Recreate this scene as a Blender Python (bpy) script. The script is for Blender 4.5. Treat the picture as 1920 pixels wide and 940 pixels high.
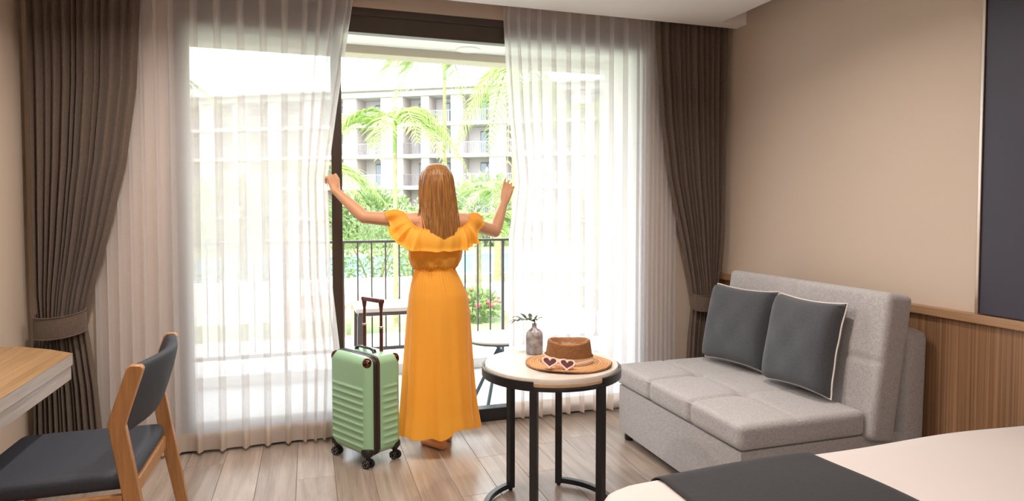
import bpy, bmesh, math, random
import numpy as np
from mathutils import Vector, Matrix
for o in list(bpy.data.objects): bpy.data.objects.remove(o, do_unlink=True)
S = bpy.context.scene
COL = S.collection
PI = math.pi
random.seed(5)
rng = np.random.default_rng(5)

# ------------------------------------------------------------------ camera
cam = bpy.data.objects.new('camera', bpy.data.cameras.new('camera'))
COL.objects.link(cam)
cam.location = (0, 0, 1.40)
cam.rotation_euler = (math.radians(90 - 2.1), 0, math.radians(-17.6))
cam.data.sensor_width = 36.0
cam.data.lens = 1200.0 / 1920.0 * 36.0
cam.data.shift_y = -36.0 / 1920.0
cam.data.clip_end = 300
S.camera = cam
# ------------------------------------------------------------------ sky, sun, exposure
w = bpy.data.worlds.new('sky'); S.world = w; w.use_nodes = True
bg = w.node_tree.nodes['Background']
bg.inputs['Color'].default_value = (0.90, 0.95, 1.0, 1); bg.inputs['Strength'].default_value = 7.2
sun = bpy.data.objects.new('sun', bpy.data.lights.new('sun', 'SUN')); COL.objects.link(sun)
sun.data.energy = 7.5; sun.data.angle = math.radians(1.5); sun.data.color = (1, .95, .86)
sun.rotation_euler = Vector((0.55, 0.60, -0.95)).to_track_quat('-Z', 'Y').to_euler()
S.view_settings.view_transform = 'Standard'; S.view_settings.look = 'None'
S.view_settings.gamma = 1.0; S.view_settings.use_curve_mapping = False
S.view_settings.exposure = 0.0
FILL_W = 21.0

# ------------------------------------------------------------------ materials
def nodes(name):
    m = bpy.data.materials.new(name); m.use_nodes = True
    nt = m.node_tree
    return m, nt, nt.nodes['Principled BSDF']
def N(nt, t, **kw):
    n = nt.nodes.new(t)
    for k, v in kw.items():
        if k in n.inputs: n.inputs[k].default_value = v
        else: setattr(n, k, v)
    return n
def plain(name, c, rough=.5, metal=0, bump=0, bscale=200, vary=0, vscale=6, sheen=0, transl=0, coat=0):
    m, nt, b = nodes(name); L = nt.links.new
    b.inputs['Base Color'].default_value = (*c, 1); b.inputs['Roughness'].default_value = rough
    b.inputs['Metallic'].default_value = metal
    if sheen: b.inputs['Sheen Weight'].default_value = sheen
    if coat: b.inputs['Coat Weight'].default_value = coat
    tc = N(nt, 'ShaderNodeTexCoord')
    if vary:
        n = N(nt, 'ShaderNodeTexNoise', Scale=vscale, Detail=5.0); L(tc.outputs['Object'], n.inputs['Vector'])
        r = N(nt, 'ShaderNodeMixRGB', blend_type='MULTIPLY'); r.inputs['Fac'].default_value = 1
        r.inputs['Color1'].default_value = (*c, 1)
        mp = N(nt, 'ShaderNodeMapRange'); mp.inputs['From Min'].default_value = .3; mp.inputs['From Max'].default_value = .7
        mp.inputs['To Min'].default_value = 1 - vary; mp.inputs['To Max'].default_value = 1 + vary
        L(n.outputs['Fac'], mp.inputs['Value']); L(mp.outputs['Result'], r.inputs['Color2']); L(r.outputs['Color'], b.inputs['Base Color'])
    if bump:
        n = N(nt, 'ShaderNodeTexNoise', Scale=bscale, Detail=3.0); L(tc.outputs['Object'], n.inputs['Vector'])
        bp = N(nt, 'ShaderNodeBump', Strength=bump, Distance=.002); L(n.outputs['Fac'], bp.inputs['Height']); L(bp.outputs['Normal'], b.inputs['Normal'])
    if transl:
        out = nt.nodes['Material Output']; t = N(nt, 'ShaderNodeBsdfTranslucent'); t.inputs['Color'].default_value = (*c, 1)
        mx = N(nt, 'ShaderNodeMixShader'); mx.inputs['Fac'].default_value = transl
        L(b.outputs['BSDF'], mx.inputs[1]); L(t.outputs['BSDF'], mx.inputs[2]); L(mx.outputs['Shader'], out.inputs['Surface'])
    return m
def fabric(name, c1, c2, scale=500, rough=.9, bump=.5, sheen=.2):
    m, nt, b = nodes(name); L = nt.links.new
    tc = N(nt, 'ShaderNodeTexCoord')
    fs = []
    for st in ((1, 1, 9), (1, 9, 1), (9, 1, 1)):
        mp = N(nt, 'ShaderNodeMapping'); mp.inputs['Scale'].default_value = [1.0 / s for s in st]
        n = N(nt, 'ShaderNodeTexNoise', Scale=scale, Detail=2.0)
        L(tc.outputs['Object'], mp.inputs['Vector']); L(mp.outputs['Vector'], n.inputs['Vector']); fs.append(n)
    a = N(nt, 'ShaderNodeMath', operation='ADD'); L(fs[0].outputs['Fac'], a.inputs[0]); L(fs[1].outputs['Fac'], a.inputs[1])
    a2 = N(nt, 'ShaderNodeMath', operation='ADD'); L(a.outputs[0], a2.inputs[0]); L(fs[2].outputs['Fac'], a2.inputs[1])
    mp = N(nt, 'ShaderNodeMapRange'); mp.inputs['From Min'].default_value = 1.2; mp.inputs['From Max'].default_value = 1.8
    L(a2.outputs[0], mp.inputs['Value'])
    cr = N(nt, 'ShaderNodeMixRGB'); cr.inputs['Color1'].default_value = (*c1, 1); cr.inputs['Color2'].default_value = (*c2, 1)
    L(mp.outputs['Result'], cr.inputs['Fac']); L(cr.outputs['Color'], b.inputs['Base Color'])
    b.inputs['Roughness'].default_value = rough; b.inputs['Sheen Weight'].default_value = sheen
    bp = N(nt, 'ShaderNodeBump', Strength=bump, Distance=.001); L(a2.outputs[0], bp.inputs['Height']); L(bp.outputs['Normal'], b.inputs['Normal'])
    return m
def wood(name, c1, c2, axis, rough=.45, s_long=1.5, s_cross=38, world=False, rnd=0.0, spec=.5):
    """grain runs along axis (0,1,2)"""
    m, nt, b = nodes(name); L = nt.links.new
    if world: src = N(nt, 'ShaderNodeNewGeometry').outputs['Position']
    else: src = N(nt, 'ShaderNodeTexCoord').outputs['Object']
    oi = N(nt, 'ShaderNodeObjectInfo')
    off = N(nt, 'ShaderNodeVectorMath', operation='MULTIPLY_ADD'); off.inputs[1].default_value = (1, 1, 1)
    sc = N(nt, 'ShaderNodeVectorMath', operation='SCALE'); sc.inputs['Scale'].default_value = 17.0
    cx = N(nt, 'ShaderNodeCombineXYZ'); [L(oi.outputs['Random'], cx.inputs[i]) for i in range(3)]
    L(cx.outputs[0], sc.inputs[0]); L(src, off.inputs[0]); L(sc.outputs[0], off.inputs[2])
    mp = N(nt, 'ShaderNodeMapping'); s = [s_cross] * 3; s[axis] = s_long; mp.inputs['Scale'].default_value = s
    L(off.outputs[0], mp.inputs['Vector'])
    n = N(nt, 'ShaderNodeTexNoise', Scale=1.0, Detail=6.0, Roughness=.65, Distortion=.6); L(mp.outputs['Vector'], n.inputs['Vector'])
    mr = N(nt, 'ShaderNodeMapRange'); mr.inputs['From Min'].default_value = .3; mr.inputs['From Max'].default_value = .7; L(n.outputs['Fac'], mr.inputs['Value'])
    cr = N(nt, 'ShaderNodeMixRGB'); cr.inputs['Color1'].default_value = (*c1, 1); cr.inputs['Color2'].default_value = (*c2, 1)
    L(mr.outputs['Result'], cr.inputs['Fac'])
    last = cr.outputs['Color']
    if rnd:
        m2 = N(nt, 'ShaderNodeMapRange'); m2.inputs['To Min'].default_value = 1 - rnd; m2.inputs['To Max'].default_value = 1 + rnd
        L(oi.outputs['Random'], m2.inputs['Value'])
        mu = N(nt, 'ShaderNodeMixRGB', blend_type='MULTIPLY'); mu.inputs['Fac'].default_value = 1
        L(last, mu.inputs['Color1']); L(m2.outputs['Result'], mu.inputs['Color2']); last = mu.outputs['Color']
    L(last, b.inputs['Base Color'])
    b.inputs['Roughness'].default_value = rough; b.inputs['Specular IOR Level'].default_value = spec
    bp = N(nt, 'ShaderNodeBump', Strength=.12, Distance=.001); L(n.outputs['Fac'], bp.inputs['Height']); L(bp.outputs['Normal'], b.inputs['Normal'])
    return m
def sheer(name, c, alpha, dens):
    m = bpy.data.materials.new(name); m.use_nodes = True; nt = m.node_tree; nt.nodes.clear(); L = nt.links.new
    out = N(nt, 'ShaderNodeOutputMaterial'); tr = N(nt, 'ShaderNodeBsdfTransparent')
    tl = N(nt, 'ShaderNodeBsdfTranslucent'); tl.inputs['Color'].default_value = (*c, 1)
    df = N(nt, 'ShaderNodeBsdfDiffuse'); df.inputs['Color'].default_value = (*c, 1)
    m1 = N(nt, 'ShaderNodeMixShader'); m1.inputs['Fac'].default_value = .62; L(df.outputs[0], m1.inputs[1]); L(tl.outputs[0], m1.inputs[2])
    lw = N(nt, 'ShaderNodeLayerWeight', Blend=.35)
    # a thin weave covers more of the view where it is seen edge-on
    mr = N(nt, 'ShaderNodeMapRange'); mr.inputs['To Min'].default_value = alpha; mr.inputs['To Max'].default_value = dens; L(lw.outputs['Facing'], mr.inputs['Value'])
    tc = N(nt, 'ShaderNodeTexCoord'); wn = N(nt, 'ShaderNodeTexNoise', Scale=1.0, Detail=2.0)
    mp = N(nt, 'ShaderNodeMapping'); mp.inputs['Scale'].default_value = (60, 60, 700); L(tc.outputs['Object'], mp.inputs['Vector']); L(mp.outputs['Vector'], wn.inputs['Vector'])
    ma = N(nt, 'ShaderNodeMath', operation='MULTIPLY_ADD'); ma.inputs[1].default_value = .16; ma.inputs[2].default_value = -.08; L(wn.outputs['Fac'], ma.inputs[0])
    ad = N(nt, 'ShaderNodeMath', operation='ADD', use_clamp=True); L(mr.outputs['Result'], ad.inputs[0]); L(ma.outputs[0], ad.inputs[1])
    mx = N(nt, 'ShaderNodeMixShader'); L(ad.outputs[0], mx.inputs['Fac']); L(tr.outputs[0], mx.inputs[1]); L(m1.outputs[0], mx.inputs[2]); L(mx.outputs[0], out.inputs['Surface'])
    return m
def pane_mat():
    m = bpy.data.materials.new('window_glass'); m.use_nodes = True; nt = m.node_tree; nt.nodes.clear(); L = nt.links.new
    out = N(nt, 'ShaderNodeOutputMaterial'); tr = N(nt, 'ShaderNodeBsdfTransparent'); tr.inputs['Color'].default_value = (.97, .98, .975, 1)
    gl = N(nt, 'ShaderNodeBsdfGlossy', Roughness=.02); fr = N(nt, 'ShaderNodeFresnel', IOR=1.45)
    mx = N(nt, 'ShaderNodeMixShader'); L(fr.outputs[0], mx.inputs['Fac']); L(tr.outputs[0], mx.inputs[1]); L(gl.outputs[0], mx.inputs[2]); L(mx.outputs[0], out.inputs['Surface'])
    return m
def emit(name, c, s):
    m, nt, b = nodes(name); b.inputs['Emission Color'].default_value = (*c, 1); b.inputs['Emission Strength'].default_value = s
    b.inputs['Base Color'].default_value = (.9, .9, .9, 1); return m

MT = dict(
    wall=plain('wall_paint', (.58, .48, .395), .75, bump=.06, bscale=300),
    ceil=plain('ceiling_paint', (.88, .86, .85), .8),
    plank=wood('floor_plank', (.235, .185, .152), (.41, .34, .288), 1, .25, 1.3, 20, world=True, rnd=.16),
    joint=plain('floor_joint', (.17, .13, .105), .8),
    veneer=wood('veneer', (.105, .052, .024), (.36, .205, .110), 2, .45, .4, 95, world=True),
    rail=wood('rail_oak', (.30, .175, .095), (.40, .25, .145), 1, .4, 2, 40, world=True),
    navy=plain('navy_panel', (.040, .040, .062), .55, bump=.1, bscale=500),
    steel=plain('brushed_edge', (.62, .52, .46), .3, 1),
    frame=plain('door_frame', (.045, .026, .018), .35),
    sill=plain('black_sill', (.012, .012, .016), .35),
    glass=pane_mat(),
    sheer=sheer('sheer_voile', (.88, .86, .87), .80, .985),
    hem=sheer('sheer_hem', (.86, .76, .67), .93, .99),
    drape=fabric('drape_fabric', (.082, .058, .045), (.145, .106, .083), 420, .9, .4, .15),
    sofa=fabric('sofa_fabric', (.26, .252, .262), (.50, .485, .495), 560, .92, .6, .25),
    pillow=fabric('pillow_fabric', (.040, .046, .056), (.075, .082, .095), 600, .9, .4, .2),
    piping=plain('piping', (.70, .66, .62), .8),
    duvet=plain('duvet_cotton', (.62, .575, .565), .8, bump=.12, bscale=9),
    runner=fabric('runner_fabric', (.014, .015, .019), (.028, .029, .036), 700, .85, .3, .05),
    oak=wood('chair_oak', (.30, .135, .045), (.46, .23, .088), 2, .4, 3, 45),
    desk=wood('desk_oak', (.26, .15, .068), (.45, .29, .15), 1, .4, 1.2, 55),
    deskside=wood('desk_edge', (.32, .275, .245), (.44, .385, .35), 1, .45, 2, 40),
    chairfab=fabric('chair_fabric', (.016, .020, .032), (.034, .039, .056), 700, .7, .25, .0),
    black=plain('black_metal', (.010, .010, .012), .38),
    top=wood('table_ash', (.50, .44, .39), (.60, .54, .49), 0, .3, 2, 30),
    ply=wood('table_ply', (.55, .36, .21), (.68, .48, .31), 0, .5, 3, 60),
    straw=None, strawlight=None,
    ribbon=plain('ribbon', (.80, .62, .47), .6, bump=.2, bscale=60),
    pink=plain('pink_plastic', (.85, .52, .44), .25),
    lens=plain('smoke_lens', (.10, .035, .045), .08, coat=.5),
    vase=plain('stone_vase', (.29, .275, .285), .3, vary=.5, vscale=30, bump=.2, bscale=90),
    leaf=plain('dark_leaf', (.035, .060, .018), .4, vary=.3, vscale=20),
    green=plain('mint_shell', (.30, .52, .32), .38, coat=.15),
    zip=plain('zip_band', (.028, .016, .014), .45),
    bronze=plain('bronze_guard', (.13, .065, .045), .12, 1),
    tube=plain('brown_tube', (.13, .05, .042), .3, .6),
    rubber=plain('wheel_black', (.008, .008, .009), .45),
    silver=plain('wheel_hub', (.6, .6, .62), .3, .9),
    skin=plain('skin', (.58, .30, .165), .5, vary=.06, vscale=10),
    dress=plain('yellow_dress', (.97, .49, .05), .65, bump=.15, bscale=260, transl=.42, sheen=.2),
    waistband=plain('dress_waist', (.85, .34, .025), .7),
    hair=None,
    lips=plain('lips', (.5, .14, .10), .4), eye=plain('eye_white', (.8, .78, .75), .2),
    white=plain('white_paint', (.80, .80, .80), .6),
    tile=plain('balcony_tile', (.66, .66, .68), .45, vary=.05, vscale=2),
    stucco=plain('stucco', (.74, .72, .70), .85),
    beam=plain('beam_paint', (.50, .44, .36), .7),
    grey=plain('railing_grey', (.12, .105, .11), .5),
    facade=plain('facade', (.50, .46, .45), .85), facade2=plain('facade_pier', (.44, .38, .355), .85),
    slab=plain('slab', (.46, .44, .44), .8), roof=plain('roof_edge', (.34, .31, .30), .8),
    darkwin=plain('far_glass', (.20, .25, .29), .12), alu=plain('far_frame', (.10, .10, .11), .5),
    curtainfar=plain('far_curtain', (.32, .36, .38), .8),
    lawn=plain('lawn', (.17, .22, .10), .9, vary=.3, vscale=.8), path=plain('path', (.48, .46, .44), .85, vary=.06, vscale=3),
    water=plain('pool_water', (.20, .48, .62), .08), coping=plain('coping', (.45, .44, .42), .7),
    frond=plain('palm_frond', (.24, .34, .09), .5, vary=.25, vscale=1.5, transl=.4),
    frond2=plain('palm_frond_pale', (.29, .38, .14), .5, vary=.25, vscale=1.5, transl=.4),
    trunk=plain('palm_trunk', (.22, .21, .10), .8, vary=.25, vscale=9),
    leafy=plain('shrub_leaf', (.19, .27, .10), .55, vary=.3, vscale=2.5, transl=.35),
    leafy2=plain('shrub_leaf_pale', (.25, .32, .16), .55, vary=.3, vscale=2.5, transl=.35),
    flower=plain('red_flower', (.75, .07, .09), .6), timber=plain('timber', (.36, .19, .12), .7),
    steelblue=plain('table_leg_blue', (.10, .15, .19), .4),
    lamp=emit('downlight_lens', (1, .86, .68), 6.0),
)
def straw(name, c1, c2, rings=False):
    m, nt, b = nodes(name); L = nt.links.new
    tc = N(nt, 'ShaderNodeTexCoord'); n = N(nt, 'ShaderNodeTexNoise', Scale=160.0, Detail=2.0); L(tc.outputs['Object'], n.inputs['Vector'])
    wv = N(nt, 'ShaderNodeTexWave', Scale=55.0 if rings else 70.0, Distortion=1.2, Detail=1.0); wv.inputs['Detail Scale'].default_value = 3.0
    wv.wave_type = 'RINGS' if rings else 'BANDS'
    if rings: wv.rings_direction = 'Z'
    else: wv.bands_direction = 'Z'
    L(tc.outputs['Object'], wv.inputs['Vector'])
    mu = N(nt, 'ShaderNodeMath', operation='MULTIPLY'); L(wv.outputs['Fac'], mu.inputs[0]); L(n.outputs['Fac'], mu.inputs[1])
    mr = N(nt, 'ShaderNodeMapRange'); mr.inputs['From Min'].default_value = .05; mr.inputs['From Max'].default_value = .55; L(mu.outputs[0], mr.inputs['Value'])
    mx = N(nt, 'ShaderNodeMixRGB'); mx.inputs['Color1'].default_value = (*c1, 1); mx.inputs['Color2'].default_value = (*c2, 1)
    L(mr.outputs['Result'], mx.inputs['Fac']); L(mx.outputs[0], b.inputs['Base Color']); b.inputs['Roughness'].default_value = .6
    bp = N(nt, 'ShaderNodeBump', Strength=.7, Distance=.0015); L(mu.outputs[0], bp.inputs['Height']); L(bp.outputs['Normal'], b.inputs['Normal'])
    return m
MT['straw'] = straw('straw_dark', (.13, .045, .012), (.42, .19, .058))
MT['strawlight'] = straw('straw_light', (.40, .19, .07), (.66, .39, .19), True)
def hairmat():
    m, nt, b = nodes('hair'); L = nt.links.new
    tc = N(nt, 'ShaderNodeTexCoord'); mp = N(nt, 'ShaderNodeMapping'); mp.inputs['Scale'].default_value = (130, 130, 3)
    n = N(nt, 'ShaderNodeTexNoise', Scale=1.0, Detail=4.0); L(tc.outputs['Object'], mp.inputs['Vector']); L(mp.outputs['Vector'], n.inputs['Vector'])
    cr = N(nt, 'ShaderNodeMixRGB'); cr.inputs['Color1'].default_value = (.15, .060, .014, 1); cr.inputs['Color2'].default_value = (.42, .185, .045, 1)
    mr = N(nt, 'ShaderNodeMapRange'); mr.inputs['From Min'].default_value = .3; mr.inputs['From Max'].default_value = .7
    L(n.outputs['Fac'], mr.inputs['Value']); L(mr.outputs['Result'], cr.inputs['Fac']); L(cr.outputs['Color'], b.inputs['Base Color'])
    b.inputs['Roughness'].default_value = .38; b.inputs['Specular IOR Level'].default_value = .6
    bp = N(nt, 'ShaderNodeBump', Strength=.3, Distance=.002); L(n.outputs['Fac'], bp.inputs['Height']); L(bp.outputs['Normal'], b.inputs['Normal'])
    return m
MT['hair'] = hairmat()

# ------------------------------------------------------------------ mesh helpers
class G:
    def __init__(s): s.v = []; s.f = []
    def add(s, v, f, M=None):
        o = len(s.v)
        if M is not None: v = [tuple(M @ Vector(p)) for p in v]
        s.v += [tuple(map(float, p)) for p in v]; s.f += [tuple(i + o for i in q) for q in f]; return s
    def build(s, name, mat, parent=None, smooth=False, loc=None):
        return link(name, s.mesh(name, mat, smooth), parent, loc)
    def mesh(s, name, mat, smooth=False):
        me = bpy.data.meshes.new(name); me.from_pydata(s.v, [], s.f); me.update()
        bm = bmesh.new(); bm.from_mesh(me); bmesh.ops.recalc_face_normals(bm, faces=bm.faces); bm.to_mesh(me); bm.free()
        if smooth:
            me.shade_smooth()
            me.set_sharp_from_angle(angle=math.radians(42))
        me.materials.append(MT[mat] if isinstance(mat, str) else mat); return me
def link(name, me, parent=None, loc=None):
    o = bpy.data.objects.new(name, me); COL.objects.link(o)
    if parent is not None: o.parent = parent
    if loc is not None: o.location = loc
    return o
def thing(name, label, cat, loc=(0, 0, 0), rz=0, group=None):
    o = bpy.data.objects.new(name, None); COL.objects.link(o); o.location = loc; o.rotation_euler = (0, 0, rz)
    o.empty_display_size = .05
    return tag(o, label, cat, group)
def tag(o, label, cat, group=None):
    o['label'] = label; o['category'] = cat
    if group: o['group'] = group
    return o
def struct(o): o['kind'] = 'structure'; return o
def BX(x0, x1, y0, y1, z0, z1):
    v = [(x, y, z) for x in (x0, x1) for y in (y0, y1) for z in (z0, z1)]
    return v, [(0, 1, 3, 2), (4, 6, 7, 5), (0, 4, 5, 1), (2, 3, 7, 6), (0, 2, 6, 4), (1, 5, 7, 3)]
def BV(x0, x1, y0, y1, z0, z1, b=.004, seg=2):
    bm = bmesh.new(); v, f = BX(x0, x1, y0, y1, z0, z1)
    vs = [bm.verts.new(p) for p in v]; [bm.faces.new([vs[i] for i in q]) for q in f]
    bmesh.ops.recalc_face_normals(bm, faces=bm.faces)
    bmesh.ops.bevel(bm, geom=list(bm.edges), offset=b, segments=seg, affect='EDGES', profile=.5)
    bm.verts.index_update()
    r = [tuple(q.co) for q in bm.verts], [tuple(q.index for q in fa.verts) for fa in bm.faces]; bm.free(); return r
def RB(hx, hy, hz, r, n=(20, 20, 8), disp=None):
    """rounded box centred at 0 made from a gridded cube"""
    key = {}; V = []; F = []
    def idx(p):
        k = tuple(round(c, 6) for c in p)
        if k not in key: key[k] = len(V); V.append(p)
        return key[k]
    h = (hx, hy, hz)
    for ax in range(3):
        a, b = (ax + 1) % 3, (ax + 2) % 3
        for sg in (-1, 1):
            for i in range(n[a]):
                for j in range(n[b]):
                    q = []
                    for di, dj in ((0, 0), (1, 0), (1, 1), (0, 1)):
                        p = [0, 0, 0]; p[ax] = sg; p[a] = -1 + 2 * (i + di) / n[a]; p[b] = -1 + 2 * (j + dj) / n[b]; q.append(idx(tuple(p)))
                    F.append(tuple(q))
    out = []
    for p in V:
        P = [p[i] * h[i] for i in range(3)]; c = [max(-(h[i] - r), min(h[i] - r, P[i])) for i in range(3)]
        dlt = Vector([P[i] - c[i] for i in range(3)])
        Q = Vector(c) + (dlt.normalized() * r if dlt.length > 1e-9 else dlt)
        if disp: Q = Q + Vector(disp(Q))
        out.append(tuple(Q))
    return out, F
def GRID(fn, nu, nv, cu=False, cv=False):
    V = [fn(i / (nu if cu else nu - 1), j / (nv if cv else nv - 1)) for j in range(nv) for i in range(nu)]
    F = []
    for j in range(nv if cv else nv - 1):
        for i in range(nu if cu else nu - 1):
            i2 = (i + 1) % nu; j2 = (j + 1) % nv
            F.append((j * nu + i, j * nu + i2, j2 * nu + i2, j2 * nu + i))
    return V, F
def LOFT(rings, cap=True):
    n = len(rings[0]); V = [p for r in rings for p in r]; F = []
    for j in range(len(rings) - 1):
        for i in range(n): F.append((j * n + i, j * n + (i + 1) % n, (j + 1) * n + (i + 1) % n, (j + 1) * n + i))
    if cap: F.append(tuple(range(n))[::-1]); F.append(tuple((len(rings) - 1) * n + i for i in range(n)))
    return V, F
def TUBE(pts, r, n=10, closed=False, sq=False, flat=None):
    pts = [Vector(p) for p in pts]; m = len(pts); rings = []
    rs = r if hasattr(r, '__len__') else [r] * m
    up = None
    for i, p in enumerate(pts):
        t = (pts[(i + 1) % m] - pts[i - 1]) if closed else (pts[min(i + 1, m - 1)] - pts[max(i - 1, 0)])
        t.normalize()
        if up is None: up = Vector((0, 0, 1)) if abs(t.z) < .9 else Vector((1, 0, 0))
        s = t.cross(up).normalized(); up = s.cross(t).normalized()
        ring = []
        for k in range(n):
            a = 2 * PI * (k + (.5 if sq else 0)) / n
            ex, ez = (1, 1) if flat is None else flat
            ring.append(tuple(p + s * math.cos(a) * rs[i] * ex + up * math.sin(a) * rs[i] * ez))
        rings.append(ring)
    if closed: rings.append(rings[0]); return LOFT(rings, False)
    return LOFT(rings)
def LATHE(prof, n=40, c=(0, 0, 0), ex=1, ey=1):
    rings = [[(c[0] + r * ex * math.cos(2 * PI * k / n), c[1] + r * ey * math.sin(2 * PI * k / n), c[2] + z) for k in range(n)] for r, z in prof]
    return LOFT(rings)
def ELL(c, rx, ry, rz, nu=20, nv=12, M=None):
    V = [(c[0], c[1], c[2] - rz)]; F = []
    for j in range(1, nv):
        a = -PI / 2 + PI * j / nv
        for i in range(nu): b = 2 * PI * i / nu; V.append((c[0] + rx * math.cos(a) * math.cos(b), c[1] + ry * math.cos(a) * math.sin(b), c[2] + rz * math.sin(a)))
    V.append((c[0], c[1], c[2] + rz)); e = len(V) - 1
    for i in range(nu):
        F.append((0, 1 + (i + 1) % nu, 1 + i)); F.append((e, e - nu + i, e - nu + (i + 1) % nu))
        for j in range(nv - 2): F.append((1 + j * nu + i, 1 + j * nu + (i + 1) % nu, 1 + (j + 1) * nu + (i + 1) % nu, 1 + (j + 1) * nu + i))
    return V, F
def CAPS(a, b, ra, rb, n=14):
    """tapered capsule, closed"""
    a, b = Vector(a), Vector(b); t = (b - a).normalized(); up = Vector((0, 0, 1)) if abs(t.z) < .9 else Vector((1, 0, 0))
    s = t.cross(up).normalized(); u = s.cross(t); rings = []
    def ring(c, r): return [tuple(c + s * math.cos(2 * PI * k / n) * r + u * math.sin(2 * PI * k / n) * r) for k in range(n)]
    for q in (80, 60, 40, 20): rings.append(ring(a - t * ra * math.sin(math.radians(q)), ra * math.cos(math.radians(q))))
    rings.append(ring(a, ra)); rings.append(ring(b, rb))
    for q in (20, 40, 60, 80): rings.append(ring(b + t * rb * math.sin(math.radians(q)), rb * math.cos(math.radians(q))))
    return LOFT(rings)
def catmull(P, t, closed=True):
    n = len(P); x = t * n if closed else t * (n - 1); i = int(math.floor(x)); fr = x - i
    g = (lambda k: Vector(P[k % n])) if closed else (lambda k: Vector(P[max(0, min(n - 1, k))]))
    p0, p1, p2, p3 = g(i - 1), g(i), g(i + 1), g(i + 2)
    return .5 * ((2 * p1) + (p2 - p0) * fr + (2 * p0 - 5 * p1 + 4 * p2 - p3) * fr ** 2 + (3 * p1 - p0 - 3 * p2 + p3) * fr ** 3)
def interp(z, pts):
    zs = [p[0] for p in pts]; return float(np.interp(z, zs, [p[1] for p in pts]))
def sstep(a, b, x):
    t = max(0, min(1, (x - a) / (b - a))); return t * t * (3 - 2 * t)
def one(name, vf, mat, parent=None, smooth=False, loc=None): return G().add(*vf).build(name, mat, parent, smooth, loc)

# ------------------------------------------------------------------ room shell
XL, XR, YB, YW, ZC = -1.42, 2.87, -2.2, 4.00, 2.655
floor = struct(one('floor', BX(XL - .15, XR + .15, YB - .15, YW + .2, -.2, -.006), 'joint'))
pw, pl = .192, 1.26
pm = G().add(*BV(-pw / 2 + .0006, pw / 2 - .0006, -pl / 2 + .0006, pl / 2 - .0006, -.012, 0, .0015, 1)).mesh('plank', 'plank')
nx = int((XR - XL) / pw) + 1
for i in range(nx):
    off = random.random() * pl; y = YB + off - pl / 2
    x = XL + pw * (i + .5)
    while y - pl / 2 < YW - .01:
        o = link('plank', pm, floor, (x, y, 0))
        y0, y1 = max(YB, y - pl / 2), min(YW, y + pl / 2)
        if y1 - y0 < pl - .001:
            o.scale.y = max(.02, (y1 - y0) / pl); o.location.y = (y0 + y1) / 2
        x1 = min(XR, x + pw / 2)
        if x1 < x + pw / 2 - .001: o.scale.x = (x1 - x + pw / 2) / pw; o.location.x = (x - pw / 2 + x1) / 2
        y += pl
struct(one('wall_left', BX(XL - .15, XL, YB - .15, YW + .2, -.1, 2.95), 'wall'))
struct(one('wall_right', BX(XR, XR + .15, YB - .15, YW + .2, -.1, 2.95), 'wall'))
struct(one('wall_back', BX(XL, XR, YB - .15, YB, -.1, 2.95), 'wall'))
WX0, WX1, WZ = -.74, 2.24, 2.61
g = G(); g.add(*BX(XL, WX0, YW, YW + .2, -.1, 2.95)); g.add(*BX(WX1, XR, YW, YW + .2, -.1, 2.95)); g.add(*BX(WX0, WX1, YW, YW + .2, WZ, 2.95))
struct(g.build('wall_front', 'wall'))
g = G(); g.add(*BX(XL, 2.68, YB, 3.85, ZC, 2.84)); g.add(*BX(2.68, XR, 3.74, 3.85, ZC, 2.84)); g.add(*BX(XL - .15, XR + .15, YB - .15, YW + .2, 2.84, 2.98))
struct(g.build('ceiling', 'ceil'))
# panelling of the right wall and its rail
pan = struct(one('trim_2', BX(XR - .012, XR - .001, -2.19, 3.99, .0, .885), 'joint'))
for k in range(5):
    one('panel', BV(XR - .022, XR - .008, -2.19 + 1.236 * k + .0015, -2.19 + 1.236 * (k + 1) - .0015, .004, .884, .0015, 1), 'veneer', pan)
struct(one('trim_1', BV(XR - .045, XR - .0005, -2.19, 3.99, .885, .925, .003), 'rail'))
# navy wall panel over the bed
t = thing('wall_panel', 'dark navy upholstered panel with a metal edge on the wall above the bed', 'wall panel', (XR, 1.0, .926))
one('board', BV(-.028, -.001, -1.0, 1.075, .002, 1.70, .003), 'navy', t)
one('edge_trim', BV(-.036, -.001, 1.0755, 1.0905, .002, 1.70, .002), 'steel', t)

# ------------------------------------------------------------------ sliding window
win = struct(thing('window_1', 'dark framed sliding balcony door', 'window', (0, 0, 0))); del win['category']; del win['label']
f0, f1 = YW + .008, YW + .078
one('head_frame', BV(WX0, WX1, f0, f1, 2.462, 2.61, .004), 'frame', win)
one('head_groove', BV(WX0, WX1, f0 - .008, f0 + .01, 2.562, 2.61, .002), 'frame', win)
one('sill_track', BV(WX0, WX1, f0 - .01, f1, 0.0, .085, .004), 'sill', win)
one('jamb', BV(WX0, WX0 + .05, f0, f1, .085, 2.462, .004), 'frame', win)
one('jamb', BV(WX1 - .05, WX1, f0, f1, .085, 2.462, .004), 'frame', win)
def sash(x0, x1, y, sw0, sw1, mat):
    s = one('sash', BV(x0, x0 + sw0, y, y + .045, .087, 2.46, .003), mat, win)
    one('stile', BV(x1 - sw1, x1, y, y + .045, .087, 2.46, .003), mat, s)
    one('bottom_rail', BV(x0 + sw0, x1 - sw1, y, y + .045, .087, .15, .003), mat, s)
    one('top_rail', BV(x0 + sw0, x1 - sw1, y, y + .045, 2.40, 2.46, .003), mat, s)
    one('pane', BX(x0 + sw0, x1 - sw1, y + .018, y + .026, .15, 2.40), 'glass', s)
sash(WX0 + .05, .195, YW + .03, .05, .062, 'frame')

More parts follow.
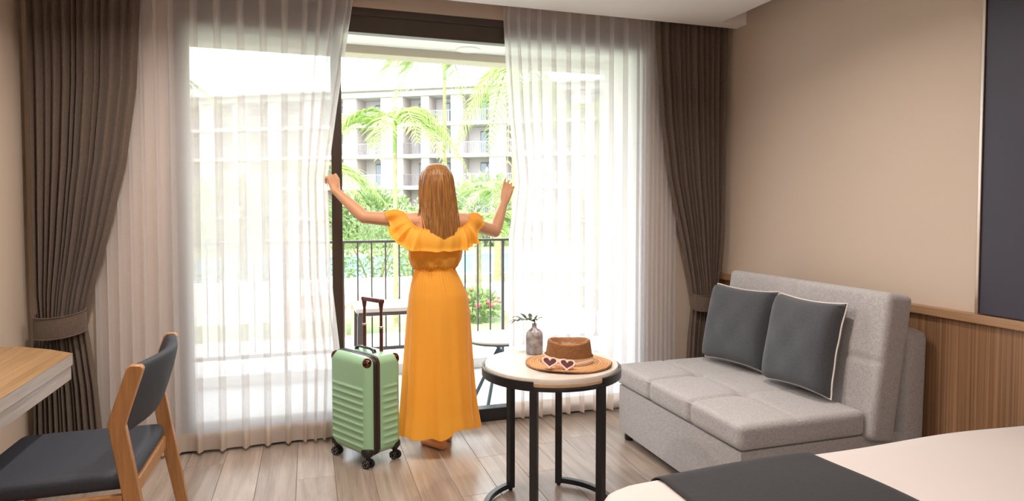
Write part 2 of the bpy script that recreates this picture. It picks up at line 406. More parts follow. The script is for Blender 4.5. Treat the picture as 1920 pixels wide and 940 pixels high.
# ------------------------------------------------------------------ balcony
ZB = -.02
bf = struct(one('balcony_floor', BX(-2.2, 3.6, YW + .2, 5.9, -.3, ZB), 'tile'))
struct(one('balcony_curb', BV(-2.2, 3.6, 5.46, 5.86, ZB, .07, .008), 'white'))
g = G(); g.add(*BX(-2.2, 3.6, YW + .2, 5.42, 2.735, 2.95)); struct(g.build('balcony_ceiling', 'white'))
struct(one('balcony_beam', BV(-2.2, 3.6, 5.42, 5.62, 2.668, 2.95, .004), 'beam'))
struct(one('balcony_wall_left', BX(-1.45, -1.22, YW + .2, 5.44, ZB, 2.735), 'stucco'))
struct(one('balcony_wall_right', BX(2.62, 2.85, YW + .2, 5.44, ZB, 2.735), 'stucco'))
t = thing('balcony_downlight', 'round recessed downlight in the white balcony ceiling', 'downlight', (1.295, 5.30, 2.735))
one('ring', LATHE([(.08, -.010), (.098, -.010), (.104, -.001), (.08, -.001)], 32), 'white', t, True)
one('lens', LATHE([(.079, -.009), (.079, -.002)], 32), 'lamp', t)
rail = thing('balcony_railing', 'grey metal balcony railing with thin vertical balusters', 'railing', (0, 5.5, .07))
one('top_rail', BV(-2.1, 3.5, -.022, .022, 1.035, 1.056, .004), 'grey', rail)
one('bottom_rail', BV(-2.1, 3.5, -.016, .016, .12, .15, .003), 'grey', rail)
bm_ = G().add(*BX(-.006, .006, -.006, .006, .15, 1.036)).mesh('baluster', 'grey')
pm_ = G().add(*BX(-.012, .012, -.012, .012, 0, 1.036)).mesh('post', 'grey')
for k in range(49):
    x = -2.04 + .1155 * k
    if k in (0, 16, 32, 48): link('post', pm_, rail, (x, 0, 0))
    else: link('baluster', bm_, rail, (x, 0, 0))
# outdoor tables
t = thing('balcony_table', 'small round white balcony table on splayed steel legs', 'table', (1.33, 4.52, ZB))
one('table_top', LATHE([(.02, .452), (.235, .452), (.245, .458), (.245, .466), (.238, .472), (.02, .472)], 48), 'white', t, True)
one('rim', LATHE([(.20, .440), (.236, .440), (.236, .4515), (.20, .4515)], 48), 'steelblue', t)
for a in (200, 235, 20, 55):
    c, s = math.cos(math.radians(a)), math.sin(math.radians(a))
    one('leg', TUBE([(-c * .05, -s * .05, .448), (c * .06, s * .06, .30), (c * .25, s * .25, 0)], .013, 8), 'steelblue', t, True)
t = thing('patio_table', 'white topped patio table with dark legs near the balcony railing', 'table', (.62, 5.02, ZB))
one('table_top', BV(-.30, .30, -.22, .22, .645, .675, .005), 'white', t)
one('apron', BV(-.28, .28, -.20, .20, .615, .644, .004), 'grey', t)
for sx in (-1, 1):
    for sy in (-1, 1): one('leg', TUBE([(sx * .26, sy * .18, .616), (sx * .275, sy * .19, 0)], [.036, .024], 4, sq=True), 'grey', t)

# ------------------------------------------------------------------ outside: ground, pool, path, building
ZG = -1.0
struct(one('ground', BX(-80, 110, 5.9, 110, ZG - .3, ZG), 'lawn'))
g = G(); g.add(*BX(-40, 50, 17, 19.5, ZG, ZG + .02)); g.add(*BX(4.3, 6.2, 5.9, 17, ZG, ZG + .02)); g.add(*BX(-6, 2.4, 9.6, 12.2, ZG, ZG + .03)); struct(g.build('garden_path', 'path'))
t = thing('swimming_pool', 'blue swimming pool with pale stone edge in the courtyard', 'pool', (8, 27, ZG))
one('coping', BV(-16, 16, -5, 5, 0, .06, .01), 'coping', t); one('water', BX(-15.4, 15.4, -4.5, 4.5, .05, .075), 'water', t)
t = thing('timber_shelter', 'low timber slatted shelter beside the garden path', 'shelter', (.55, 12.6, ZG))
one('roof', BV(-1.0, .45, -.6, .6, .60, .66, .01), 'timber', t)
for k in range(9): one('slat', BX(-.95 + .16 * k, -.88 + .16 * k, -.55, -.50, 0, .6), 'timber', t)
one('garden_wall', BV(-9, 3.2, -.15, .15, 0, .85, .01), 'stucco', None, loc=(0, 14.3, ZG)); tag(bpy.context.scene.objects['garden_wall'], 'low pale garden wall behind the ringed palm trunk', 'wall')

def building():
    # facade frame: local x along facade, local y away from the camera, z up; 60 m away
    th = math.radians(17.6); r = Vector((math.cos(th), -math.sin(th), 0)); fw = Vector((math.sin(th), math.cos(th), 0))
    ang = math.atan2(-.22, .975)
    dx = r * .975 + fw * -.22
    D = 58.0
    org = r * ((800 - 960) / 1200 * D) + fw * D
    t = thing('hotel_building', 'pale four storey hotel across the courtyard with recessed balconies', 'building', (org.x, org.y, ZG), math.atan2(dx.y, dx.x))
    zs = [0.0, 1.53, 4.38, 7.23, 10.08]
    one('wall', BX(-34, 34, 1.9, 8, 0, 12.95), 'facade', t)
    one('roof', BV(-34.5, 34.5, -1.0, 8.5, 12.96, 13.12, .03), 'roof', t)
    one('roof_fascia', BX(-34.2, 34.2, -.35, 1.9, 12.46, 12.955), 'slab', t)
    # bays seen in the open doorway
    bays = [(-33 + 3.7 * k, -30.8 + 3.7 * k) for k in range(6)] + [(-10.2, -8.1), (-6.75, -4.35), (-2.2, -.45), (.3, 2.35), (3.45, 5.9)] + [(7.4 + 3.7 * k, 9.7 + 3.7 * k) for k in range(7)]
    pan_m = G().add(*BX(-.5, .5, -.03, .03, 0, 1)).mesh('window_pane', 'darkwin')
    for zi, z in enumerate(zs[1:]):
        one('slab', BV(-34, 34, -.30, 1.9, z - .32, z + .02, .02), 'slab', t)
    for zi, z in enumerate(zs[1:]):
        top = (zs[1:] + [12.77])[zi + 1] - .32
        prev = -34
        for bi, (a, b) in enumerate(bays + [(34, 34)]):
            if a - prev > .05: one('pier', BX(prev, a, -.12, 1.9, z + .02, top), 'facade2', t)
            prev = b
        for bi, (a, b) in enumerate(bays):
            m = a + (b - a) * (.42 if bi % 2 else .46)
            wn = one('window', BX(m, b - .05, 1.80, 1.88, z + .03, top - .35), 'alu', t)
            for q in range(2):
                ww = (b - .05 - m) / 2
                p = link('window_pane', pan_m, wn, (m + ww * (q + .5), 1.79, z + .10)); p.scale = (ww - .12, 1, top - z - .55)
            if bi % 3 != 1: one('curtain', BX(m + .08, m + .08 + (b - m) * .35, 1.70, 1.75, z + .12, top - .45), 'curtainfar', wn)
            g = G(); g.add(*BX(a, b, -.08, -.04, z + 1.02, z + 1.07))
            for q in range(int((b - a) / .16)): g.add(*BX(a + .16 * q + .05, a + .16 * q + .08, -.07, -.05, z + .02, z + 1.02))
            g.build('balcony_rail', 'alu' if bi == 8 else 'curtainfar', t)
building()

# ------------------------------------------------------------------ plants
def frond(g, base, dirh, length, rise, droop, nl=26, ll=.55, wid=.035):
    """one pinnate palm leaf: arching midrib with leaflets both sides"""
    d = Vector(dirh).normalized(); pts = []
    for i in range(13):
        t = i / 12; pts.append(Vector(base) + d * length * t * (1 - .12 * t) + Vector((0, 0, rise * t - droop * t * t)))
    g.add(*TUBE(pts, [.022 * (1 - .8 * i / 12) for i in range(13)], 5))
    side = Vector((-d.y, d.x, 0))
    for k in range(nl):
        t = .14 + .85 * k / (nl - 1); x = t * 12; i = min(11, int(x)); p = pts[i].lerp(pts[i + 1], x - i); tg = (pts[i + 1] - pts[i]).normalized()
        L = ll * (math.sin(PI * min(1, t * .9 + .12)) * .8 + .2) * random.uniform(.85, 1.1)
        for sg in (-1, 1):
            v = (side * sg * .8 + tg * .75 + Vector((0, 0, random.uniform(-.15, .2)))).normalized()
            q1 = p + v * L * .5; q2 = p + v * L + Vector((0, 0, -.28 * L)); wv = tg * wid
            g.add([p - wv * .4, p + wv * .4, q1 + wv * .55, q2, q1 - wv * .55], [(0, 1, 2, 3, 4)])
def palm(x, y, h, r, nf, fl, label, mat, rise=1.0, droop=1.5, shaft=.6, lean=(0, 0), dirs=None, ll=.55):
    t = thing('palm_tree', label, 'palm tree', (x, y, ZG))
    prof = []
    nk = int(h / .07); pts = [(lean[0] * (k / nk) ** 1.5, lean[1] * (k / nk) ** 1.5, h * k / nk) for k in range(nk + 1)]
    one('trunk', TUBE(pts, [r * (1.25 - .35 * k / nk) * (1.09 if k % 4 == 0 else 1) for k in range(nk + 1)], 12), 'trunk', t, True)
    top = Vector((lean[0], lean[1], h))
    one('crownshaft', TUBE([top - Vector((0, 0, .05)), top + Vector((0, 0, shaft * .5)), top + Vector((0, 0, shaft))], [r * 1.05, r * 1.0, r * .5], 10), mat, t, True)
    for k in range(nf):
        a = dirs[k] if dirs else 2.4 * k + random.uniform(-.3, .3)
        el = random.uniform(.6, 1.15)
        g = G(); frond(g, top + Vector((0, 0, shaft * random.uniform(.6, 1))), (math.cos(a), math.sin(a), 0), fl * random.uniform(.85, 1.1), rise * el, droop * random.uniform(.8, 1.2), ll=ll)
        g.build('frond', mat, t)
palm(1.66, 13.0, 3.55, .042, 11, 1.75, 'slender ringed palm with bright feathery fronds by the low garden wall', 'frond', 1.15, 1.5, .75)
palm(2.80, 13.6, 5.2, .040, 9, 1.9, 'tall thin palm whose crown meets the balcony beam', 'frond2', .9, 1.5, .6)
palm(3.75, 11.6, 4.75, .07, 8, 1.7, 'tall palm with drooping fronds at the balcony beam', 'frond', .35, 2.0, .5)
palm(.1, 15.5, 2.9, .07, 9, 1.9, 'short palm with wide arching fronds behind the low wall', 'frond', .8, 1.5, .5)
palm(4.3, 16.5, 1.7, .07, 12, 1.6, 'low bushy palm among the shrubs near the path', 'frond', .9, 1.2, .4)
palm(6.0, 20.5, 2.6, .10, 12, 2.0, 'low wide palm growing by the pool edge', 'frond2', 1.1, 1.4, .4)
palm(-4.2, 18.0, 5.2, .09, 12, 2.6, 'big dense palm seen through the voile next to the desk', 'frond', 1.0, 1.9, .6)
palm(8.5, 18.0, 5.0, .09, 11, 2.5, 'big dense palm seen through the voile next to the sofa', 'frond2', 1.0, 1.9, .6)
def shrub(x, y, rx, ry, rz, n, label, mat, size=.115, flowers=0, z=None):
    t = thing('shrub', label, 'shrub', (x, y, ZG))
    g = G()
    for k in range(int(n * 1.7)):
        v = rng.normal(size=3); v /= np.linalg.norm(v); q = rng.uniform(.55, 1.03)
        p = Vector((v[0] * rx * q, v[1] * ry * q, rz * .95 + v[2] * rz * q))
        if p.z < .02: p.z = .02
        d = Vector((v[0], v[1], v[2] + .4)).normalized() + Vector(rng.normal(size=3) * .5); d.normalize()
        s = d.cross(Vector(rng.normal(size=3))).normalized(); L = size * rng.uniform(.6, 1.3)
        g.add([p, p + d * L * .5 + s * L * .22, p + d * L, p + d * L * .5 - s * L * .22], [(0, 1, 2, 3)])
    g.build('foliage', mat, t)
    g = G()
    for k in range(7):
        a = 2 * PI * k / 7; g.add(*TUBE([(0, 0, 0), (math.cos(a) * rx * .3, math.sin(a) * ry * .3, rz * .8), (math.cos(a) * rx * .6, math.sin(a) * ry * .6, rz * 1.4)], [.03, .02, .008], 5))
    g.build('stems', 'trunk', t)
    for k in range(flowers):
        a = rng.uniform(0, 2 * PI); e = rng.uniform(.1, 1.2)
        o = one('flower', ELL((0, 0, 0), .06, .06, .045, 8, 5), 'flower', t, True); o.location = (math.cos(a) * math.cos(e) * rx, math.sin(a) * math.cos(e) * ry, rz * .95 + math.sin(e) * rz)
for a in [(-.9, 17.6, 1.1, .7, .95, 1300, 'rounded pale shrub behind the low wall under the short palm', 'leafy2'),
          (1.6, 16.6, 1.2, .8, 1.15, 1500, 'rounded green shrub behind the ringed palm trunk', 'leafy'),
          (2.9, 19.5, 1.5, .8, 1.35, 1500, 'wide pale shrub between the two thin palms', 'leafy2'),
          (6.6, 14.2, .7, .6, .8, 900, 'green shrub beside the garden path', 'leafy'),
          (11.5, 15.4, 1.5, .9, 1.2, 1300, 'rounded deep green shrub on the lawn near the sofa side voile', 'leafy'),
          (-3.2, 16.5, 1.8, 1.0, 1.5, 1500, 'large deep green shrub seen through the voile next to the desk', 'leafy'),
          (-6.0, 20, 2.2, 1.2, 1.9, 1500, 'tall pale shrub seen through the voile next to the desk', 'leafy2'),
          (10.5, 19, 2.0, 1.2, 1.8, 1400, 'large shrub seen through the voile next to the sofa', 'leafy2')]:
    shrub(*a)
shrub(3.3, 13.2, .6, .6, .34, 900, 'low flower bed shrub dotted with red blooms beside the path', 'leafy', .12, 22)
shrub(2.75, 15.2, .6, .6, .32, 600, 'small low shrub with a few red blooms near the thin palms', 'leafy2', .12, 10)
for k in range(8):
    x = -26 + k * 7.4 + random.uniform(-.4, .4)
    shrub(x, 40 + random.uniform(-2, 2), 2.7, 1.5, random.uniform(1.7, 2.4), 900, ('pale green' if k % 2 else 'deep green') + ' leafy bush in the hedge at the foot of the hotel', 'leafy2' if k % 2 else 'leafy', .5)
for o in bpy.data.objects:
    if str(o.get('label', '')).endswith('in the hedge at the foot of the hotel'): o['group'] = o['label'].split(' leafy')[0] + ' bushes along the hotel'

# ------------------------------------------------------------------ fill lamps: unseen ceiling downlights added to brighten the room
for k, (x, y) in enumerate([(-.60, 2.95), (.35, 2.6), (1.62, 2.35), (-.6, -.2), (.6, -.2), (-.6, -1.5), (.8, -1.5)]):
    t = thing('fill_downlight', 'small warm downlight added out of view in the bedroom ceiling as fill light', 'downlight', (x, y, ZC), 0, 'added fill downlights of the bedroom')
    one('ring', LATHE([(.045, -.004), (.06, -.005), (.065, 0), (.045, 0)], 28), 'white', t, True)
    one('lens', LATHE([(.044, -.003), (.044, -.001)], 28), 'lamp', t)
    ld = bpy.data.lights.new('downlight', 'AREA'); ld.shape = 'DISK'; ld.size = .12; ld.energy = FILL_W; ld.color = (1, .88, .78); ld.spread = math.radians(150)  # warm fill light carried by each added fixture
    lo = bpy.data.objects.new('fill_beam', ld); COL.objects.link(lo); lo.parent = t; lo.location = (0, 0, -.012)

# ------------------------------------------------------------------ curtains
def curtain(name, label, cat, mat, u2x, yfun, ztop, zbot, nu, nv, thick=0):
    """u2x(u,z) -> x ; yfun(u,z) -> y"""
    def fn(u, v):
        z = zbot + (ztop - zbot) * v; return (u2x(u, z), yfun(u, z), z)
    o = one(name, GRID(fn, nu, nv), mat, None, True)
    return tag(o, label, cat)
def pleat(s, sharp=.26):
    """flat run, then a pinched fold standing proud"""
    s = s % 1.0
    if s > sharp: return .12 * math.sin((s - sharp) / (1 - sharp) * PI)
    return -math.sin(s / sharp * PI) ** .8
def make_sheer(name, label, stations, edge, hand_z, side, ypull, ybase=3.962):
    # stations: x of each pleat along the track; edge(z): offset of the free edge
    n = len(stations) - 1
    jit = [random.uniform(-.005, .005) for _ in range(n + 1)]; ph = [random.uniform(0, 6.28) for _ in range(n + 1)]
    def ux(u, z):
        k = u * n; i = min(n - 1, int(k)); fr = k - i
        x = stations[i] + (stations[i + 1] - stations[i]) * fr
        x += jit[i] * (1 - fr) * (2.65 - z) / 2.65 + jit[i + 1] * fr * (2.65 - z) / 2.65
        s = u if side > 0 else 1 - u
        return x + edge(z) * sstep(.62, 1.0, s)
    def uy(u, z):
        k = u * n; i = min(n - 1, int(k)); fr = k - i; wdt = abs(stations[i + 1] - stations[i])
        amp = .030 * min(1, wdt / .09) + .004
        s = u if side > 0 else 1 - u
        y = ybase + amp * pleat(fr + .13) * (1 + .35 * (2.65 - z) / 2.65) + .002 * math.sin(ph[i] + z * 1.7)
        y += .006 * math.sin(u * 19 + 1.2) * (2.65 - z) / 2.65
        y += ypull * math.exp(-((z - hand_z) / .45) ** 2) * sstep(.80, 1.0, s)
        return min(y, YW - .004)
    o = curtain(name, label, 'curtain', 'sheer', ux, uy, 2.80, .022, n * 12 + 1, 70)
    def fh(u, v): z = .018 + .105 * v; return (ux(u, z), uy(u, z) - .0035, z)
    one('hem', GRID(fh, n * 12 + 1, 6), 'hem', o, True)
    def ft(u, v): z = 2.56 + .24 * v; return (ux(u, z), uy(u, z) - .0035, z)
    return o
def cum(x0, ws):
    r = [x0]
    for q in ws: r.append(r[-1] + q)
    return r
stL = cum(-1.10, [.062] * 4 + [.075] * 2 + [.123] * 6 + [.085] * 3 + [.03] * 1); kx = (.275 - stL[-1])
make_sheer('voile_curtain', 'white voile curtain drawn aside by the left hand of the person in yellow', [x + kx * i / (len(stL) - 1) for i, x in enumerate(stL)],
           lambda z: interp(z, [(0, -.12), (.45, -.10), (1.0, -.155), (1.57, -.170), (2.0, -.11), (2.45, -.04), (2.7, 0)]), 1.58, 1, -.045)
stR = cum(1.195, [.035] + [.07] * 3 + [.105] * 7 + [.036] * 8); kx = (2.46 - stR[-1])
make_sheer('voile_curtain', 'white voile curtain with a dense beige side stack behind the round table', [x + kx * i / (len(stR) - 1) for i, x in enumerate(stR)],
           lambda z: interp(z, [(0, .03), (.6, .035), (1.2, .025), (1.56, .062), (2.0, .03), (2.6, 0)]), 1.56, -1, -.05)
def drape(label, eL, eR, ztie, npl, tieL, tieR, seed):
    rr = random.Random(seed); ws = [rr.uniform(.6, 1.5) for _ in range(npl)]; cs = np.cumsum([0] + ws) / sum(ws); ph = [rr.uniform(.7, 1.25) for _ in range(npl + 1)]
    def ux(u, z): a, b = interp(z, eL), interp(z, eR); return a + (b - a) * u
    def uy(u, z):
        i = min(npl - 1, int(np.searchsorted(cs, u, side='right') - 1)); i = max(0, i); fr = (u - cs[i]) / (cs[i + 1] - cs[i])
        wd = abs(interp(z, eR) - interp(z, eL))
        near = math.exp(-((z - ztie) / .22) ** 2)
        amp = (.034 + .012 * (1 - wd / .56)) * (1 - .45 * near)
        y = 3.902 - amp * (.5 - .5 * math.cos(2 * PI * fr)) ** .8 * ph[i] + .012
        # the gathered cloth wraps round as a bundle at the tie
        y -= near * .035 * math.sin(PI * u)
        return min(y, 3.925)
    o = curtain('drape', label, 'curtain', 'drape', ux, uy, 2.80, .012, npl * 12 + 1, 90)
    tb = []
    cx, hw = (tieL + tieR) / 2, (tieR - tieL) / 2 + .008
    def ft(u, v):
        a = 2 * PI * u; z = ztie - .055 + .11 * v + .018 * math.sin(a) + .012 * math.cos(a)
        k = 1 + .03 * math.sin(PI * v)
        return (cx + hw * k * math.cos(a), 3.875 + .064 * k * math.sin(a), z)
    one('tieback', GRID(ft, 56, 7, True), 'drape', o, True)
    def frim(q):
        return TUBE([(cx + hw * 1.01 * math.cos(a), 3.875 + .066 * math.sin(a), ztie - .055 + .11 * q + .018 * math.sin(a) + .012 * math.cos(a)) for a in [2 * PI * k / 56 for k in range(56)]], .003, 6, True)
    g = G(); g.add(*frim(0)); g.add(*frim(1)); g.build('tieback_seam', 'drape', o, True)
drape('dark brown drape tied back beside the desk', [(0, -1.385), (.70, -1.375), (.80, -1.352), (.95, -1.362), (1.4, -1.368), (2.8, -1.372)],
      [(0, -1.06), (.45, -1.09), (.70, -1.12), (.80, -1.135), (.95, -1.10), (1.25, -1.02), (1.65, -.93), (2.05, -.875), (2.5, -.85), (2.8, -.85)], .80, 13, -1.352, -1.135, 3)
drape('dark brown drape tied back beside the grey sofa', [(0, 2.52), (.5, 2.545), (.75, 2.575), (.9, 2.545), (1.2, 2.475), (1.6, 2.375), (2.0, 2.315), (2.5, 2.275), (2.8, 2.27)],
      [(0, 2.80), (.5, 2.79), (.75, 2.768), (.9, 2.785), (1.3, 2.82), (2.8, 2.835)], .755, 12, 2.575, 2.768, 8)

# ------------------------------------------------------------------ sofa
sx0, sx1, sy0, sy1 = 1.775, 2.47, 2.315, 3.50
sofa = thing('sofa', 'light grey tufted fabric sofa bed against the panelled wall', 'sofa', (0, 0, 0))
def slab(name, x0, x1, y0, y1, z0, z1, r, n, mat, disp=None, parent=sofa, rot=0):
    c = ((x0 + x1) / 2, (y0 + y1) / 2, (z0 + z1) / 2)
    o = one(name, RB((x1 - x0) / 2, (y1 - y0) / 2, (z1 - z0) / 2, r, n, disp), mat, parent, True, c)
    if rot: o.rotation_euler = (0, rot, 0)
    return o
slab('base', sx0 + .012, 2.70, sy0 + .012, sy1 - .012, .045, .332, .015, (6, 8, 5), 'sofa')
def seatd(p):
    # seams across at thirds, one lengthwise seam, buttons where they cross
    Ly = (sy1 - sy0) / 2; dz = 0
    if p.z > 0:
        for yy in (-Ly / 3, Ly / 3):
            dz -= .011 * math.exp(-((p.y - yy) / .014) ** 2) * (1 if p.x < .0 else .35)
            dz -= .032 * math.exp(-(((p.y - yy) ** 2 + (p.x + .03) ** 2) / .040 ** 2))
        dz -= .006 * math.exp(-((p.x + .03) / .014) ** 2)
        dz += .010 * math.cos(p.x / .35 * 1.5) * math.cos(p.y / .6 * 1.5)
    dx = 0
    if p.x < -.32:
        for yy in (-Ly / 3, Ly / 3): dx += .011 * math.exp(-((p.y - yy) / .014) ** 2)
    return (dx, 0, dz)
slab('seat_cushion', sx0, sx1, sy0, sy1, .333, .452, .028, (64, 150, 10), 'sofa', seatd)
g = G()   # welt along the top edge of the cushion
loop = [(sx0 + .006, sy0 + .03), (sx0 + .006, sy1 - .03), (sx0 + .03, sy1 - .006), (sx1 - .02, sy1 - .006), (sx1 - .02, sy0 + .006), (sx0 + .03, sy0 + .006)]
g.add(*TUBE([(x, y, .437) for x, y in loop], .003, 6, True)); g.build('welt', 'sofa', sofa, True)
def backd(p):
    dx = 0
    if p.x < 0:
        dx += .009 * math.exp(-((p.y) / .014) ** 2) + .008 * math.exp(-((p.z - .02) / .014) ** 2) + .012 * math.exp(-((p.y ** 2 + (p.z - .02) ** 2) / .04 ** 2))
        dx -= .008 * math.cos(p.y * 2.4) * math.cos(p.z * 4)
    return (dx, 0, 0)
bk = slab('backrest', 2.512, 2.665, sy0 - .03, sy1 - .03, .30, 1.0, .03, (10, 90, 50), 'sofa', backd, rot=math.radians(8.5))
slab('rear_panel', 2.685, 2.835, sy0 - .01, sy1 - .01, .05, .815, .045, (8, 20, 16), 'sofa', rot=math.radians(1.5))
for x in (1.83, 2.62):
    for y in (2.40, 2.80, 3.43): one('foot', LATHE([(.022, 0), (.026, .006), (.026, .03), (.018, .046)], 16, (x, y, 0)), 'rubber', sofa, True)
def pillow(label, loc, rz, lean, size, seed, tall=1.0):
    t = thing('throw_pillow', label, 'pillow', loc)
    t.rotation_euler = Matrix.Rotation(rz, 3, 'Z').to_4x4().to_3x3().__matmul__(Matrix.Rotation(lean, 3, 'Y')).to_euler()
    h = size / 2
    def shape(u, v, sg):
        a, b = 2 * u - 1, 2 * v - 1
        pin = 1 - .07 * (1 - abs(b) ** 2) * abs(a) ** 3
        pin2 = 1 - .07 * (1 - abs(a) ** 2) * abs(b) ** 3
        # the seam sits towards the back: full front, flatter rear
        th = (.108 if sg < 0 else .050) * max(0, (1 - a ** 8)) ** .34 * max(0, (1 - b ** 8)) ** .34 * (1 - .30 * (a * a + b * b) / 2)
        th += .006 * math.sin(7 * a + seed) * math.sin(5 * b + seed * 2) * (1 - a * a) * (1 - b * b)
        return (sg * th, a * h * pin, (b * h * pin2) * tall)
    g = G()
    for sg in (-1, 1): g.add(*GRID(lambda u, v: shape(u, v, sg), 34, 34))
    o = g.build('cover', 'pillow', t, True)
    bm = bmesh.new(); bm.from_mesh(o.data); bmesh.ops.remove_doubles(bm, verts=bm.verts, dist=1e-5); bmesh.ops.recalc_face_normals(bm, faces=bm.faces); bm.to_mesh(o.data); bm.free()
    P = [shape(u, 0, 1) for u in np.linspace(0, 1, 20)[:-1]] + [shape(1, v, 1) for v in np.linspace(0, 1, 20)[:-1]] + [shape(u, 1, 1) for u in np.linspace(1, 0, 20)[:-1]] + [shape(0, v, 1) for v in np.linspace(1, 0, 20)[:-1]]
    P = [(.0015 * math.sin(i * 1.1), p[1] * 1.008, p[2] * 1.008) for i, p in enumerate(P)]
    one('piping', TUBE(P, .0042, 7, True), 'piping', t, True)
    return t
pillow('slate grey pillow with pale piping in the far sofa corner by the drape', (2.445, 3.205, .698), math.radians(10), math.radians(13), .46, 1)
pillow('slate grey pillow with pale piping at the middle of the sofa', (2.430, 2.670, .703), math.radians(4), math.radians(12), .425, 2.2, 1.10)

# ------------------------------------------------------------------ bed
bed = thing('bed', 'wide bed with smooth off-white duvet below the navy wall panel', 'bed', (0, 0, 0))
bx0, bx1, by0, by1 = .735, 2.79, -.25, 1.745
slab('bed_base', bx0 + .06, bx1, by0 + .05, by1 - .05, .02, .28, .02, (6, 6, 4), 'sofa', None, bed)
def duv(p):
    X, Y = p.x, p.y
    dz = .012 * math.sin(X * 2.3 + 1) * math.sin(Y * 2.7) + .004 * math.sin(X * 7 + Y * 5) + .010 * math.cos(X * 1.3) * math.cos(Y * 1.4)
    e = 0
    if p.z > 0:
        cx_, cy_ = -(bx1 - bx0) / 2, (by1 - by0) / 2
    return (0, 0, dz if p.z > 0 else 0)
def duvet_shape():
    hx, hy, hz = (bx1 - bx0) / 2, (by1 - by0) / 2, .17
    def fn(u, v):
        return None
    V, F = RB(hx, hy, hz, .075, (48, 48, 10), None)
    out = []
    for p in V:
        x, y, z = p
        # plan corners rounded
        R = .20; ax, ay = hx - R, hy - R
        if abs(x) > ax and abs(y) > ay:
            dx_, dy_ = abs(x) - ax, abs(y) - ay; m = max(dx_, dy_); l = math.hypot(dx_, dy_)
            if l > 1e-6: k = m / l; x = math.copysign(ax + dx_ * k, x); y = math.copysign(ay + dy_ * k, y)
        d = duv(Vector((x, y, z))); out.append((x, y, z + d[2]))
    return out, F
one('duvet', duvet_shape(), 'duvet', bed, True, ((bx0 + bx1) / 2, (by0 + by1) / 2, .41))
def bedz(x, y):
    X, Y = x - (bx0 + bx1) / 2, y - (by0 + by1) / 2
    return .41 + .17 + duv(Vector((X, Y, 1)))[2]
def run(u, v):
    # v runs across the bed and down over the far side
    s = v * (2.35); x = 1.0 + .56 * u
    yend = by1 - .075
    y0 = by0 + .02
    x += .05 * (1 - min(1, v * 1.25)) + .004 * math.sin(9 * v)
    L1 = yend - y0
    if s < L1: return (x, y0 + s, bedz(x, y0 + s) + .006 + .0015 * math.sin(s * 14 + u * 4))
    a = (s - L1) / .085
    if a < PI / 2: return (x, yend + math.sin(a) * .085, bedz(x, yend) + .006 - .085 * (1 - math.cos(a)))
    return (x, yend + .086, bedz(x, yend) + .006 - .085 - (a - PI / 2) * .085)
o = one('bed_runner', GRID(run, 30, 110), 'runner', None, True); tag(o, 'charcoal fabric runner laid across the white duvet', 'bed runner')
sm = o.modifiers.new('t', 'SOLIDIFY'); sm.thickness = .004; sm.offset = 1

# ------------------------------------------------------------------ desk and chair
t = thing('desk', 'oak topped wall desk with a pale front edge beside the dark drape', 'desk', (0, 0, 0))
out = [(XL + .002, .6), (-.985, .6), (-.995, 3.24), (-1.12, 3.36), (-1.26, 3.46), (XL + .002, 3.51)]
def prism(pts, z0, z1):
    n = len(pts); return [(x, y, z0) for x, y in pts] + [(x, y, z1) for x, y in pts], [tuple(range(n))[::-1], tuple(range(n, 2 * n))] + [(i, (i + 1) % n, n + (i + 1) % n, n + i) for i in range(n)]
one('desk_top', prism(out, .7585, .762), 'desk', t)
one('edge_band', prism([(x + (.0 if x < -1.4 else -.0008), y) for x, y in out], .712, .7583), 'deskside', t)
one('drawer_box', prism([(x - (.0 if x < -1.4 else .006), y - .004) for x, y in out], .650, .7105), 'deskside', t)
one('side_support', BV(XL + .002, -1.02, .62, .65, 0, .6495, .003), 'deskside', t)
one('wall_cleat', BV(XL + .002, XL + .03, .66, 3.40, .59, .6495, .003), 'deskside', t)

ch = thing('dining_chair', 'oak chair with a dark slate padded seat and curved backrest at the desk', 'chair', (0, 0, 0))
def post(y0, y1, name='rear_leg'):
    # boomerang outline in X-Z extruded along Y
    oc = [(-.540, 0.0), (-.500, 0.0), (-.606, .655), (-.547, .848), (-.556, .860), (-.588, .862), (-.600, .852), (-.660, .665), (-.618, .40)]
    n = len(oc); V = [(x, y, z) for y in (y0, y1) for x, z in oc]
    F = [tuple(range(n)), tuple(range(n, 2 * n))[::-1]] + [(i, (i + 1) % n, n + (i + 1) % n, n + i) for i in range(n)]
    bm = bmesh.new(); vs = [bm.verts.new(p) for p in V]; [bm.faces.new([vs[i] for i in q]) for q in F]
    bmesh.ops.recalc_face_normals(bm, faces=bm.faces); bmesh.ops.bevel(bm, geom=list(bm.edges), offset=.003, segments=1, affect='EDGES'); bm.verts.index_update()
    r = [tuple(q.co) for q in bm.verts], [tuple(q.index for q in fa.verts) for fa in bm.faces]; bm.free()
    one(name, r, 'oak', ch, True)
post(2.455, 2.487); post(3.045, 3.077)
for y in (2.475, 3.058): one('front_leg', TUBE([(-1.09, y, .40), (-1.11, y, 0)], [.026, .018], 12), 'oak', ch, True)
one('side_rail', BV(-1.11, -.62, 2.458, 2.484, .365, .415, .004), 'oak', ch); one('side_rail', BV(-1.11, -.62, 3.048, 3.074, .365, .415, .004), 'oak', ch)
one('rear_rail', BV(-.625, -.597, 2.487, 3.045, .365, .42, .004), 'oak', ch); one('front_rail', BV(-1.11, -1.085, 2.484, 3.048, .365, .415, .004), 'oak', ch)
slab('seat', -1.12, -.60, 2.490, 3.042, .416, .482, .028, (20, 20, 6), 'chairfab', lambda p: (0, 0, .008 * math.cos(p.x * 5) * math.cos(p.y * 5) if p.z > 0 else 0), ch)
